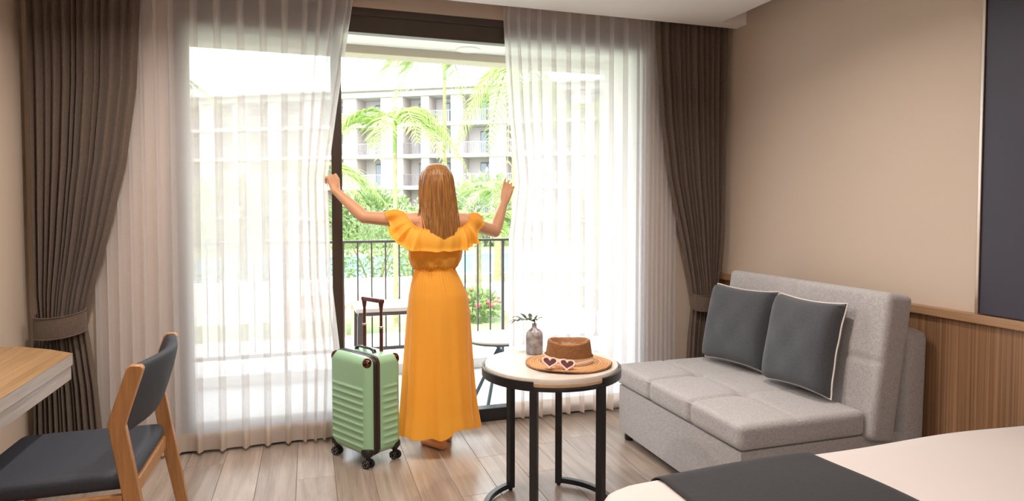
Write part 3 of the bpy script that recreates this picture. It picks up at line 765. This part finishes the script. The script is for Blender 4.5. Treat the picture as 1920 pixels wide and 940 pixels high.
def bp(u, v):
    a = 2 * PI * v; y = 2.478 + .576 * u; bow = .050 * math.sin(PI * u)
    px, pz = .024 * math.cos(a) * (abs(math.cos(a)) ** -.35 if abs(math.cos(a)) > .05 else 1), .125 * (abs(math.sin(a)) ** .8) * math.copysign(1, math.sin(a))
    px = .028 * math.copysign(abs(math.cos(a)) ** .5, math.cos(a))
    z = .735 + pz; lean = (z - .66) * .29
    return (-.630 + lean + px + bow, y, z)
V, F = GRID(bp, 24, 40, False, True); F.append(tuple(24 * k for k in range(40))); F.append(tuple(24 * k + 23 for k in range(40))[::-1])
G().add(V, F).build('backrest', 'chairfab', ch, True)

# ------------------------------------------------------------------ round table and what stands on it
TC = Vector((1.045, 2.705, 0)); R3 = Vector((.953, -.302, 0)); F3 = Vector((.302, .953, 0))
tb = thing('side_table', 'round ash topped side table on a black steel frame', 'table', TC)
one('table_top', LATHE([(.01, .6595), (.300, .6595), (.3035, .663), (.3035, .694), (.300, .698), (.01, .698)], 72), 'top', tb, True)
one('ply_edge', LATHE([(.3036, .6635), (.3046, .6645), (.3046, .677), (.3036, .6775)], 72), 'ply', tb, True)
one('ring', LATHE([(.290, .648), (.316, .648), (.316, .659), (.290, .659), (.290, .648)], 72), 'black', tb)
for a0, a1 in ((79, -49), (128, 253)):
    rings = []
    for k in range(41):
        a = math.radians(a0 + (a1 - a0) * k / 40); q = R3 * math.cos(a) + F3 * math.sin(a)
        rings.append([tuple(q * r_ + Vector((0, 0, z_))) for r_, z_ in ((.3065, .659), (.316, .659), (.316, .686), (.3065, .686))])
    one('rim_band', LOFT(rings), 'black', tb)
la = [128, 79, -49, 253]; lr = .300
for a in la:
    c, s = math.cos(math.radians(a)), math.sin(math.radians(a)); p = (R3 * c + F3 * s) * lr
    ang = math.atan2(p.y, p.x)
    o = one('leg', BV(-.016, .016, -.016, .016, .012, .648, .002, 1), 'black', tb, False, p); o.rotation_euler = (0, 0, ang)
    one('foot', LATHE([(.008, 0), (.010, .002), (.010, .012)], 12), 'rubber', tb, True, p)
for a0, a1 in ((79, -49), (128, 253)):
    g = G(); P = []
    for k in range(33):
        a = math.radians(a0 + (a1 - a0) * k / 32); P.append((R3 * math.cos(a) + F3 * math.sin(a)))
    rings = [[tuple(q * (lr - .012) + Vector((0, 0, .014))), tuple(q * (lr + .012) + Vector((0, 0, .014))), tuple(q * (lr + .012) + Vector((0, 0, .038))), tuple(q * (lr - .012) + Vector((0, 0, .038)))] for q in P]
    g.add(*LOFT(rings)); g.build('base_arc', 'black', tb)
ZT = .698
# vase
v = thing('bud_vase', 'small mottled grey bottle vase standing on the round table', 'vase', (1.028, 2.885, ZT))
one('body', LATHE([(.001, 0), (.036, 0), (.040, .004), (.041, .05), (.041, .085), (.038, .102), (.028, .115), (.015, .123), (.0115, .128), (.0105, .142), (.0125, .146), (.0085, .146), (.0085, .12), (.001, .12)], 40), 'vase', v, True)
lf = thing('leaf_sprig', 'dark green split leaf standing in the grey bottle vase', 'plant', (1.028, 2.885, ZT + .1205))
one('stem', TUBE([(0, 0, 0), (-.001, 0, .015), (.003, .001, .034)], .0028, 7), 'leaf', lf, True)
def lobe(base, d, L, wd, droop):
    base = Vector(base); d = Vector(d).normalized(); s = d.cross(Vector((0, 0, 1))).normalized(); V = []; F = []
    for i in range(9):
        q = i / 8; wv = 1.35 * wd * (math.sin(PI * min(1, .12 + q * .88)) ** .7) * (1.0 if q < .98 else .1)
        p = base + d * L * q + Vector((0, 0, .006 * math.sin(q * PI) - droop * q * q)); n_ = Vector((0, 0, .0012))
        V += [tuple(p - s * wv), tuple(p + n_ * 2), tuple(p + s * wv), tuple(p - n_)]
        if i: b = (i - 1) * 4; F += [(b + k, b + (k + 1) % 4, b + 4 + (k + 1) % 4, b + 4 + k) for k in range(4)]
    F += [(0, 1, 2, 3), (32, 33, 34, 35)]
    return V, F
cr = Vector((.003, .001, .034))
one('midrib', TUBE([cr, cr - R3 * .035 + Vector((0, 0, .012)), cr - R3 * .085 + Vector((0, 0, .004))], [.0028, .0024, .001], 6), 'leaf', lf, True)
for k, (o_, dx, dy, dz, L, w_, dr) in enumerate([(0, .9, -.2, .55, .042, .007, .0), (.004, .55, .4, .8, .035, .006, 0), (.010, .45, -.8, .35, .045, .007, .01), (.02, -.1, .8, .6, .050, .007, .005), (.03, -.2, -.9, .25, .055, .008, .012),
                                          (.04, -.6, .7, .5, .055, .007, .006), (.05, -.7, -.6, .15, .050, .008, .016), (.06, -.8, .35, .32, .055, .007, .012), (.075, -.95, -.25, .02, .042, .008, .016), (.08, -1, .1, .12, .045, .007, .012)]):
    b_ = cr - R3 * o_ + Vector((0, 0, .012 * math.sin(o_ / .085 * PI)))
    one('lobe', lobe(b_, R3 * dx + F3 * dy + Vector((0, 0, dz)), L, w_, dr), 'leaf', lf, True)
# hat
ht = thing('straw_hat', 'woven brown straw hat with a pale ribbon lying on the round table', 'hat', (1.105, 2.640, ZT), math.radians(-17))
def brim(u, v):
    a = 2 * PI * u; r = .098 + (.187 - .098) * v; e = 1 + .0 * math.cos(2 * a)
    z = .010 - .004 * v + .006 * v * math.cos(2 * a + .6) ** 2
    return (r * 1.02 * math.cos(a), r * .96 * math.sin(a), z + .002 * math.sin(v * 60))
bo = one('brim', GRID(brim, 96, 40, True), 'strawlight', ht, True); sm = bo.modifiers.new('t', 'SOLIDIFY'); sm.thickness = .004; sm.offset = 0
one('brim_edge', TUBE([brim(k / 96, 1) for k in range(96)], .0035, 7, True), 'straw', ht, True)
def crown(u, v):
    a = 2 * PI * u
    if v < .6:
        q = v / .6; r = .103 - .008 * q - .004 * q * q; z = .008 + .096 * q
        z += q * (.010 * math.cos(a) ** 2 - .002)
        return (r * 1.04 * math.cos(a), r * .95 * math.sin(a), z + .0)
    q = (v - .6) / .4; r = .091 * (1 - q)
    zr = .104 + .010 * math.cos(a) ** 2 - .002
    edge = .006 * math.sin(min(1, q / .22) * PI)
    x, y = r * 1.04 * math.cos(a), r * .95 * math.sin(a)
    # teardrop: a moat round a raised oval island
    moat = -.030 * math.exp(-((q - .42) / .20) ** 2); isl = -.010 * sstep(.35, .9, q)
    return (x, y, zr * (1 - q) + .104 * q + edge + moat + isl * .6)
co = one('crown', GRID(crown, 96, 60, True), 'straw', ht, True); sm = co.modifiers.new('t', 'SOLIDIFY'); sm.thickness = .003; sm.offset = -1
def band(u, v):
    a = 2 * PI * u; q = .02 + .30 * v; r = .1055 - .008 * q + .002 * math.sin(v * 9 + 2 * math.sin(a * 2)) * .6
    z = .012 + .034 * v + .006 * math.sin(a - .9) * (v - .5)
    return (r * 1.045 * math.cos(a), r * .955 * math.sin(a), z)
one('ribbon', GRID(band, 96, 14, True), 'ribbon', ht, True)
# heart sunglasses, propped on the brim
gl = thing('heart_sunglasses', 'pink heart shaped sunglasses leaning on the straw hat brim', 'sunglasses', (.995, 2.497, ZT + .014))
gl.rotation_euler = (math.radians(-38), math.radians(7), math.radians(-18 - 2))
def heart(k, s):
    t_ = 2 * PI * k; x = 16 * math.sin(t_) ** 3; y = 13 * math.cos(t_) - 5 * math.cos(2 * t_) - 2 * math.cos(3 * t_) - math.cos(4 * t_)
    return (x / 16 * s * 1.08, (y + 2.5) / 16 * s * .92)
for sx in (-1, 1):
    P = [heart(k / 40, .029) for k in range(40)]
    c = (sx * .037, 0, .030)
    fr = one('frame', TUBE([(c[0] + x, 0, c[2] + z) for x, z in P], .0042, 8, True), 'pink', gl, True)
    g = G(); n = 40; V = [(c[0] + x, -.001, c[2] + z) for x, z in P] + [(c[0] + x, .001, c[2] + z) for x, z in P]
    F = [tuple(range(n)), tuple(range(n, 2 * n))[::-1]] + [(i, (i + 1) % n, n + (i + 1) % n, n + i) for i in range(n)]
    g.add(V, F); g.build('lens', 'lens', fr)
    one('temple', TUBE([(sx * .069, .002, .040), (sx * .070, .012, .040), (sx * .060, .030, .039), (-sx * .01, .034 + .006 * sx, .037)], [.004, .004, .0035, .003], 8), 'pink', gl, True)
one('bridge', TUBE([(-.010, 0, .036), (0, -.002, .040), (.010, 0, .036)], .0036, 8), 'pink', gl, True)

# ------------------------------------------------------------------ suitcase
sc = thing('suitcase', 'mint green hard shell cabin suitcase with extended handle', 'suitcase', (.290, 3.640, 0), math.radians(-59.3))
SW, SD, Z0, Z1 = .178, .118, .062, .600
def rr(hw, hd, r, n=18):
    P = []
    for cx, cy, a0 in ((hw - r, hd - r, 0), (-hw + r, hd - r, 90), (-hw + r, -hd + r, 180), (hw - r, -hd + r, 270)):
        for k in range(n + 1):
            a = math.radians(a0 + 90 * k / n); P.append((cx + r * math.cos(a), cy + r * math.sin(a)))
        nx_ = 14
        ex, ey = P[-1]
        nxt = {0: (-hw + r, hd), 90: (-hw, -hd + r), 180: (hw - r, -hd), 270: (hw, hd - r)}[a0]
        for k in range(1, nx_): P.append((ex + (nxt[0] - ex) * k / nx_, ey + (nxt[1] - ey) * k / nx_))
    return P
def rib(z):
    q = (z - .10) / (.445 - .10) * 9
    if q < 0 or q > 9: return 0
    return .5 + .5 * math.cos(2 * PI * (q % 1 - .5)) if True else 0
rings = []
for j in range(150):
    q = j / 149; z = Z0 + (Z1 - Z0) * q
    R = .045; ins = 0
    if z > Z1 - R: ins = R - math.sqrt(max(0, R * R - (z - Z1 + R) ** 2))
    if z < Z0 + R: ins = R - math.sqrt(max(0, R * R - (Z0 + R - z) ** 2))
    ring = []
    for x, y in rr(SW - ins, SD - ins, max(.008, .042 - ins * .5)):
        m = sstep(SW - .025, SW - .045, abs(x)) if abs(y) > SD - .02 else sstep(SD - .02, SD - .04, abs(y)) * (1 if abs(x) > SW - .02 else 0)
        e = .0065 * (rib(z) ** 2.2) * m
        # wrap of the frame that borders the ribbed field
        if abs(y) > SD - .03: y += math.copysign(e, y)
        elif y > -.02: x += math.copysign(e * .8 * sstep(-.02, .01, y), x)
        ring.append((x, y, z))
    rings.append(ring)
one('shell', LOFT(rings), 'green', sc, True)
def xz(hw, z0, z1, r, n=12):
    P = []
    for cx, cz, a0 in ((hw - r, z1 - r, 0), (-hw + r, z1 - r, 90), (-hw + r, z0 + r, 180), (hw - r, z0 + r, 270)):
        for k in range(n + 1): a = math.radians(a0 + 90 * k / n); P.append((cx + r * math.cos(a), cz + r * math.sin(a)))
    return P
P0, P1 = xz(SW + .0022, Z0 - .0022, Z1 + .0022, .047), xz(SW + .0005, Z0, Z1, .045)
yb0, yb1 = -.074, -.030
rings = [[(x, yb0, z) for x, z in P1], [(x, yb0 + .003, z) for x, z in P0], [(x, yb1 - .003, z) for x, z in P0], [(x, yb1, z) for x, z in P1]]
zb = one('zip_band', LOFT(rings, False), 'zip', sc, True)
one('zip', TUBE([(x, -.052, z) for x, z in xz(SW + .0030, Z0 - .003, Z1 + .003, .047)], .0022, 6, True), 'rubber', zb, True)
for sx in (-1, 1):
    for sy in (-1, 1):
        one('corner_guard', ELL((sx * (SW - .031), sy * (SD - .028), Z1 - .035), .0300, .0270, .0325, 24, 16), 'bronze', sc, True)
        one('corner_guard', ELL((sx * (SW - .036), sy * (SD - .032), Z0 + .028), .040, .036, .036, 24, 16), 'rubber', sc, True)
        wx, wy = sx * .148, sy * .090
        k = one('caster', LATHE([(.013, .052), (.016, .062), (.016, .075)], 16, (wx, wy, 0)), 'rubber', sc, True)
        one('fork', BV(wx - .010, wx + .010, wy - .012, wy + .012, .030, .055, .004), 'rubber', k)
        for q in (-1, 1):
            wh = one('wheel', LATHE([(.004, -.005), (.021, -.005), (.024, -.002), (.024, .002), (.021, .005), (.004, .005)], 28), 'rubber', k, True, (wx + .004, wy + q * .0155, .0245)); wh.rotation_euler = (PI / 2, 0, .35)
for sx in (-1, 1):
    for sy in (-1, 1):
        for q in (-1, 1): pass
# hub spots on the wheels, kept as small discs of the casters
for k in [o for o in bpy.data.objects if o.parent == sc and o.name.startswith('caster')]:
    whs = [c for c in k.children if c.name.startswith('wheel')]
    for wh in whs:
        g = G()
        for s_ in (-1, 1):
            for m in range(6): g.add(*LATHE([(.0005, s_ * .0051), (.0028, s_ * .0051), (.0028, s_ * .0058), (.0005, s_ * .0058)], 10, (.013 * math.cos(m * PI / 3), .013 * math.sin(m * PI / 3), 0)))
        bm = wh.data; me = g.mesh('spoke_dots', 'silver')
        o = bpy.data.objects.new('spoke_dots', me); COL.objects.link(o); o.parent = k; o.location = wh.location; o.rotation_euler = wh.rotation_euler
hy = .004
one('carry_handle', TUBE([(-.085, hy, Z1 - .004), (-.078, hy, Z1 + .012), (-.05, hy, Z1 + .018), (.05, hy, Z1 + .018), (.078, hy, Z1 + .012), (.085, hy, Z1 - .004)], [.011, .010, .008, .008, .010, .011], 10, flat=(1.3, .8)), 'rubber', sc, True)
hy = .055
th_ = one('telescopic_handle', BV(-.098, .098, hy - .012, hy + .012, .868, .893, .008, 3), 'tube', sc, True)
for sx in (-1, 1):
    one('tube_lower', TUBE([(sx * .078, hy, Z1 - .02), (sx * .078, hy, .735)], .0105, 12), 'tube', th_, True)
    one('tube_upper', TUBE([(sx * .078, hy, .73), (sx * .078, hy, .872)], .0085, 12), 'tube', th_, True)
    one('grip_end', TUBE([(sx * .078, hy, .835), (sx * .078, hy, .872), (sx * .084, hy, .888)], [.010, .015, .014], 10), 'tube', th_, True)
    one('collar', LATHE([(.0108, .728), (.0125, .73), (.0125, .738), (.0108, .74)], 14, (sx * .078, hy, 0)), 'silver', th_, True)

# ------------------------------------------------------------------ person
def person():
    B = G()
    C = lambda a, b, ra, rb: B.add(*CAPS(a, b, ra, rb))
    # torso as stacked ellipses (z, cx, cy, rx, ry)
    T = [(.76, .712, 3.65, .150, .100), (.80, .712, 3.648, .163, .115), (.86, .711, 3.645, .166, .118), (.93, .710, 3.648, .150, .105), (1.0, .700, 3.652, .118, .088), (1.05, .693, 3.655, .105, .084),
         (1.12, .692, 3.655, .122, .092), (1.20, .695, 3.655, .138, .100), (1.27, .702, 3.650, .150, .094), (1.32, .708, 3.645, .158, .078), (1.355, .707, 3.643, .120, .062), (1.375, .706, 3.643, .070, .052)]
    B.add(*LOFT([[(cx + rx * math.cos(2 * PI * k / 32), cy + ry * math.sin(2 * PI * k / 32), z) for k in range(32)] for z, cx, cy, rx, ry in T]))
    for sx in (-1, 1): B.add(*ELL((.707 + sx * .068, 3.728, 1.205), .055, .05, .055))
    C((.706, 3.643, 1.34), (.702, 3.652, 1.46), .052, .047)
    # head, looking out of the window
    hc = Vector((.700, 3.650, 1.535))
    B.add(*ELL(hc + Vector((0, -.005, .012)), .073, .092, .098, 28, 18))
    B.add(*ELL(hc + Vector((0, .030, -.045)), .056, .060, .068, 24, 14))
    B.add(*CAPS(hc + Vector((0, .088, .004)), hc + Vector((0, .103, -.030)), .008, .012))
    B.add(*ELL(hc + Vector((0, .078, -.092)), .020, .016, .015))
    for sx in (-1, 1):
        B.add(*ELL(hc + Vector((sx * .076, .000, -.012)), .009, .018, .030))
        B.add(*CAPS(hc + Vector((sx * .016, .084, .020)), hc + Vector((sx * .046, .076, .022)), .008, .007))
        B.add(*ELL(hc + Vector((sx * .038, .062, -.035)), .022, .022, .02))
    # arms
    for sh, el, wr, k in (((.555, 3.643, 1.325), (.302, 3.755, 1.347), (.149, 3.862, 1.500), 1), ((.862, 3.643, 1.322), (1.090, 3.785, 1.255), (1.178, 3.868, 1.442), 1)):
        sh, el, wr = Vector(sh), Vector(el), Vector(wr)
        B.add(*ELL(sh, .050, .050, .048)); C(Vector((.708, 3.643, 1.318)).lerp(sh, .55), sh, .055, .048)
        C(sh, sh.lerp(el, .5), .047, .042); C(sh.lerp(el, .5), el, .042, .036)
        C(el, el.lerp(wr, .35), .037, .037); C(el.lerp(wr, .35), wr, .037, .023)
    def hand(wr, D, A, Np, curl, thumb, spread):
        """D to the knuckles, A from index to little finger, Np palm side"""
        wr, D, A, Np = Vector(wr), Vector(D).normalized(), Vector(A), Vector(Np)
        A = (A - D * A.dot(D)).normalized(); Np = (D.cross(A)) * (1 if D.cross(A).dot(Np) > 0 else -1)
        for k in range(4): C(wr + A * (.010 * (k - 1.5)) , wr + D * .072 + A * (.0185 * (k - 1.5)), .015, .0115)
        C(wr - D * .01, wr + D * .03, .021, .020)
        B.add(*ELL(wr + D * .035 - A * .022 + Np * .012, .017, .017, .022))
        Ls = [(.040, .024, .019), (.044, .028, .020), (.041, .026, .019), (.032, .020, .017)]
        for k in range(4):
            p = wr + D * .074 + A * (.0190 * (k - 1.5)); ang = 0
            dirn = (D + A * spread * (k - 1.5)).normalized()
            for m in range(3):
                ang += curl[k][m]; d = (dirn * math.cos(ang) + Np * math.sin(ang)).normalized(); q = p + d * Ls[k][m]
                C(p, q, .0088 - .0008 * m, .0082 - .0010 * m); p = q
        p = wr + D * .026 - A * .024 + Np * .010
        for m, (tx, tz, L) in enumerate(thumb):
            d = (D * math.cos(tx) - A * math.sin(tx)) * math.cos(tz) + Np * math.sin(tz); q = p + d.normalized() * L; C(p, q, .0105 - .001 * m, .0095 - .001 * m); p = q
    hand((.149, 3.862, 1.500), (-.14, .26, .92), (-.80, -.35, 0), (-.2, .9, -.2), [(.55, .95, .6), (.75, 1.1, .7), (.9, 1.2, .8), (1.0, 1.2, .8)], [(.45, .5, .034), (.0, .75, .028), (-.3, .9, .022)], .03)
    hand((1.178, 3.868, 1.442), (.26, .10, .90), (.88, -.35, 0), (.1, .9, -.1), [(.12, .35, .3), (.22, .50, .4), (.32, .65, .5), (.45, .75, .5)], [(.35, .6, .034), (.05, .7, .028), (-.1, .8, .022)], .04)
    # legs and bare feet
    for hip, kn, an, toe in (((.648, 3.65, .80), (.672, 3.665, .46), (.712, 3.625, .075), (-.53, .85)), ((.772, 3.65, .80), (.775, 3.705, .46), (.778, 3.752, .075), (.10, .99))):
        hip, kn, an = Vector(hip), Vector(kn), Vector(an); d = Vector((*toe, 0)).normalized(); s = Vector((d.y, -d.x, 0))
        C(hip, hip.lerp(kn, .5), .082, .068); C(hip.lerp(kn, .5), kn, .068, .050); C(kn, kn.lerp(an, .3), .049, .052); C(kn.lerp(an, .3), an, .052, .030)
        heel = Vector((an.x, an.y, .027)) - d * .022
        B.add(*ELL(heel, .027, .030, .027)); C(an, heel + Vector((0, 0, .012)), .029, .026)
        ball = heel + d * .145; ball.z = .020
        C(Vector((an.x, an.y, .055)) + d * .015, ball + Vector((0, 0, .006)), .030, .022)
        for q in (-1, 1): C(heel + s * q * .008, ball + s * q * .020, .023, .019)
        for k in range(5):
            b_ = ball + s * (.032 - .016 * k) * (1 if toe[0] > 0 else -1) * -1 + d * (.012 - .006 * k); b_.z = .013
            C(b_, b_ + d * (.034 - .004 * k) + Vector((0, 0, -.002)), .0115 - .0008 * k, .0095 - .0007 * k)
    me = B.mesh('person', 'skin')
    o = link('person', me)
    rm = o.modifiers.new('r', 'REMESH'); rm.mode = 'VOXEL'; rm.voxel_size = .0042; rm.use_smooth_shade = True
    sm = o.modifiers.new('s', 'SMOOTH'); sm.factor = .5; sm.iterations = 5
    dg = bpy.context.evaluated_depsgraph_get(); ev = o.evaluated_get(dg); nm = bpy.data.meshes.new_from_object(ev)
    o.modifiers.clear(); o.data = nm; nm.name = 'person'
    if not nm.materials: nm.materials.append(MT['skin'])
    nm.shade_smooth()
    tag(o, 'person in a long yellow off-shoulder dress parting the curtains, seen from behind', 'person')
    # face pieces
    for sx in (-1, 1):
        e = one('eye', ELL(hc + Vector((sx * .030, .074, .006)), .012, .010, .0085, 16, 10), 'eye', o, True)
        one('iris', ELL(hc + Vector((sx * .030, .0825, .006)), .0055, .003, .0055, 12, 8), 'zip', e, True)
    one('lips', ELL(hc + Vector((0, .086, -.060)), .020, .010, .0075, 16, 10), 'lips', o, True)
    # dress
    dress = G()
    SK = [(1.05, .692, 3.652, .114, .096), (1.02, .695, 3.65, .126, .105), (.97, .700, 3.648, .146, .118), (.90, .710, 3.644, .170, .132), (.80, .711, 3.640, .182, .142), (.65, .709, 3.638, .192, .155), (.45, .707, 3.636, .205, .172), (.25, .706, 3.634, .220, .190), (.08, .706, 3.632, .243, .214)]
    zz = [s[0] for s in SK][::-1]
    def sk(z, i): return float(np.interp(z, zz, [s[i] for s in SK][::-1]))
    fold = [(5, .6, 1.0), (8, 2.1, .7), (13, 4.0, .45), (21, 1.0, .25)]
    def skirt(u, v):
        a = 2 * PI * u; hem = .122 + .030 * sstep(-1.9, -1.2, ((a + PI) % (2 * PI)) - PI) * sstep(-.1, -1.0, ((a + PI) % (2 * PI)) - PI) + .007 * math.sin(5 * a + .6) + .006 * math.sin(9 * a)
        z = 1.052 + (hem - 1.052) * v
        low = v ** 1.4
        k = sum(w_ * math.sin(n_ * a + p_ + .5 * math.sin(2.2 * v + n_)) for n_, p_, w_ in fold)
        gath = math.exp(-v * 14) * .0035 * math.sin(46 * a)
        r = 1 + .056 * k * low + .006 * math.sin(11 * a + 3 * v) * (1 - low)
        zc = max(.08, z)
        return (sk(zc, 1) + (sk(zc, 3) * r + gath) * math.cos(a), sk(zc, 2) + (sk(zc, 4) * r + gath) * math.sin(a), z)
    d0 = one('dress', GRID(skirt, 220, 70, True), 'dress', o, True)
    def bod(u, v):
        a = 2 * PI * u; z = 1.048 + .225 * v
        rx = float(np.interp(v, [0, .08, .25, .5, .8, 1], [.114, .133, .152, .157, .158, .156])); ry = float(np.interp(v, [0, .08, .25, .5, .8, 1], [.096, .112, .122, .124, .118, .106]))
        gath = math.exp(-v * 5) * .0045 * math.sin(44 * a + 1) + .003 * math.sin(9 * a + 4 * v)
        return (.692 + .008 * v + (rx + gath) * math.cos(a), 3.652 + (ry + gath) * math.sin(a), z)
    one('bodice', GRID(bod, 180, 26, True), 'dress', d0, True)
    def wb(u, v):
        a = 2 * PI * u; r = .004 * math.sin(PI * v) + .0022 * math.sin(60 * a)
        return (.692 + (.1145 + r) * math.cos(a), 3.652 + (.0965 + r) * math.sin(a), 1.038 + .022 * v)
    one('waistband', GRID(wb, 240, 7, True), 'waistband', d0, True)
    top = [(.692, 3.536, 1.272), (.583, 3.545, 1.284), (.560, 3.562, 1.298), (.540, 3.590, 1.322), (.512, 3.655, 1.376), (.540, 3.728, 1.318), (.605, 3.768, 1.283), (.700, 3.778, 1.272),
           (.795, 3.768, 1.283), (.862, 3.728, 1.316), (.902, 3.655, 1.365), (.872, 3.585, 1.318), (.845, 3.562, 1.296), (.808, 3.545, 1.284)]
    bot = [(.685, 3.495, 1.158), (.530, 3.512, 1.166), (.482, 3.555, 1.205), (.447, 3.600, 1.258), (.408, 3.685, 1.376), (.455, 3.785, 1.235), (.545, 3.815, 1.168), (.700, 3.822, 1.155),
           (.855, 3.815, 1.165), (.935, 3.785, 1.200), (.992, 3.700, 1.344), (.940, 3.600, 1.222), (.880, 3.558, 1.174), (.815, 3.512, 1.160)]
    def ruf(u, v):
        a = catmull(top, u); b = catmull(bot, u); p = a.lerp(b, v)
        outw = Vector((p.x - .707, p.y - 3.652, 0)); outw.normalize()
        wv = math.sin(2 * PI * u * 19) * .6 + math.sin(2 * PI * u * 31 + 1) * .35 + math.sin(2 * PI * u * 11 + 2) * .5
        nrm = (b - a).cross(catmull(bot, u + .01) - catmull(bot, u - .01)); nrm.normalize()
        if nrm.dot(outw + Vector((0, 0, .3))) < 0: nrm = -nrm
        p = p + nrm * (.014 * math.sin(PI * min(1, v * 1.1 + .05)) + .017 * wv * v ** .9 * (1.25 - .75 * math.exp(-((abs(p.x - .69)) / .11) ** 4))) + Vector((0, 0, -.007 * wv * v))
        p += nrm * .003 * math.sin(2 * PI * u * 70) * math.exp(-v * 8)
        return tuple(p)
    rf = one('ruffle', GRID(ruf, 420, 18, True), 'dress', d0, True)
    one('neck_elastic', TUBE([tuple(catmull(top, k / 120)) for k in range(120)], .0045, 7, True), 'dress', rf, True)
    for sx in (-1, 1):
        one('strap', TUBE([(.707 + sx * .088, 3.545, 1.270), (.707 + sx * .098, 3.562, 1.325), (.707 + sx * .104, 3.595, 1.368), (.707 + sx * .106, 3.645, 1.386), (.707 + sx * .102, 3.70, 1.36), (.707 + sx * .09, 3.745, 1.29)], .0035, 7, flat=(1.6, .7)), 'dress', d0, True)
    # hair: C-shaped shell, open at the face, hanging down the back
    HZ = [(1.655, .702, 3.640, .004, .004), (1.652, .702, 3.640, .032, .036), (1.640, .702, 3.640, .058, .068), (1.62, .701, 3.640, .076, .090), (1.59, .700, 3.640, .090, .106), (1.55, .700, 3.642, .098, .116), (1.49, .702, 3.640, .103, .118),
          (1.43, .706, 3.628, .106, .108), (1.37, .711, 3.612, .106, .096), (1.31, .715, 3.600, .108, .090), (1.25, .716, 3.592, .108, .086), (1.19, .716, 3.588, .104, .082)]
    hz = [q[0] for q in HZ][::-1]
    def hh(z, i): return float(np.interp(z, hz, [q[i] for q in HZ][::-1]))
    nr = np.random.default_rng(3); jag = nr.uniform(-1, 1, 400)
    def hairp(phi, s, lift=0, zoff=0):
        # phi from the back centre (0) to +-1 at the face opening
        zend = 1.185 + .055 * abs(phi + .12) ** 1.3 + .35 * sstep(.62, .98, abs(phi)) * .0 + .0018 * jag[int((phi + 1) * 190) % 400]
        if phi > .55: zend += .02
        q = s
        # more rows near the crown
        z = 1.655 - (1.655 - zend) * (q ** 1.25 if q < 1 else q)
        wrap = math.radians(128) if z > 1.44 else math.radians(128 - 40 * sstep(1.44, 1.30, z))
        if z > 1.60: wrap = math.radians(128 + 52 * sstep(1.60, 1.645, z))
        a = -PI / 2 + phi * wrap
        g_ = .0011 * math.sin(phi * 61 + 5 * math.sin(phi * 9)) * min(1, q * 4) + .0008 * math.sin(phi * 137 + 2) * min(1, q * 3)
        tuck = -.010 * sstep(.93, 1.0, q)
        r = g_ + lift + tuck + zoff
        return (hh(z, 1) + (hh(z, 3) + r) * math.cos(a), hh(z, 2) + (hh(z, 4) + r) * math.sin(a), z)
    ho = one('hair', GRID(lambda u, v: hairp(2 * u - 1, v), 240, 70), 'hair', o, True)
    sm = ho.modifiers.new('t', 'SOLIDIFY'); sm.thickness = .016; sm.offset = -1
    g = G()
    for k in range(150):
        ph = random.uniform(-.93, .93); s0 = random.uniform(.10, .45); s1 = random.uniform(.92, 1.0); w_ = random.uniform(.0010, .0022); dr = random.uniform(-.035, .035)
        pts = [hairp(max(-.97, min(.97, ph + dr * (q ** 2))), s0 + (s1 - s0) * q, .0012) for q in np.linspace(0, 1, 14)]
        g.add(*TUBE(pts, [w_ * (.25 + math.sin(PI * q) * .75 + .05) for q in np.linspace(0, 1, 14)], 5))
    # loose lock beside the neck
    for k in range(6):
        x = .603 + .003 * k
        g.add(*TUBE([(x, 3.60, 1.47), (x - .006, 3.60, 1.42), (x - .012 - .001 * k, 3.60, 1.375), (x - .020 - .002 * k, 3.602, 1.345 + .003 * k)], [.003, .003, .002, .0006], 5))
    g.build('hair_strands', 'hair', ho, True)
person()
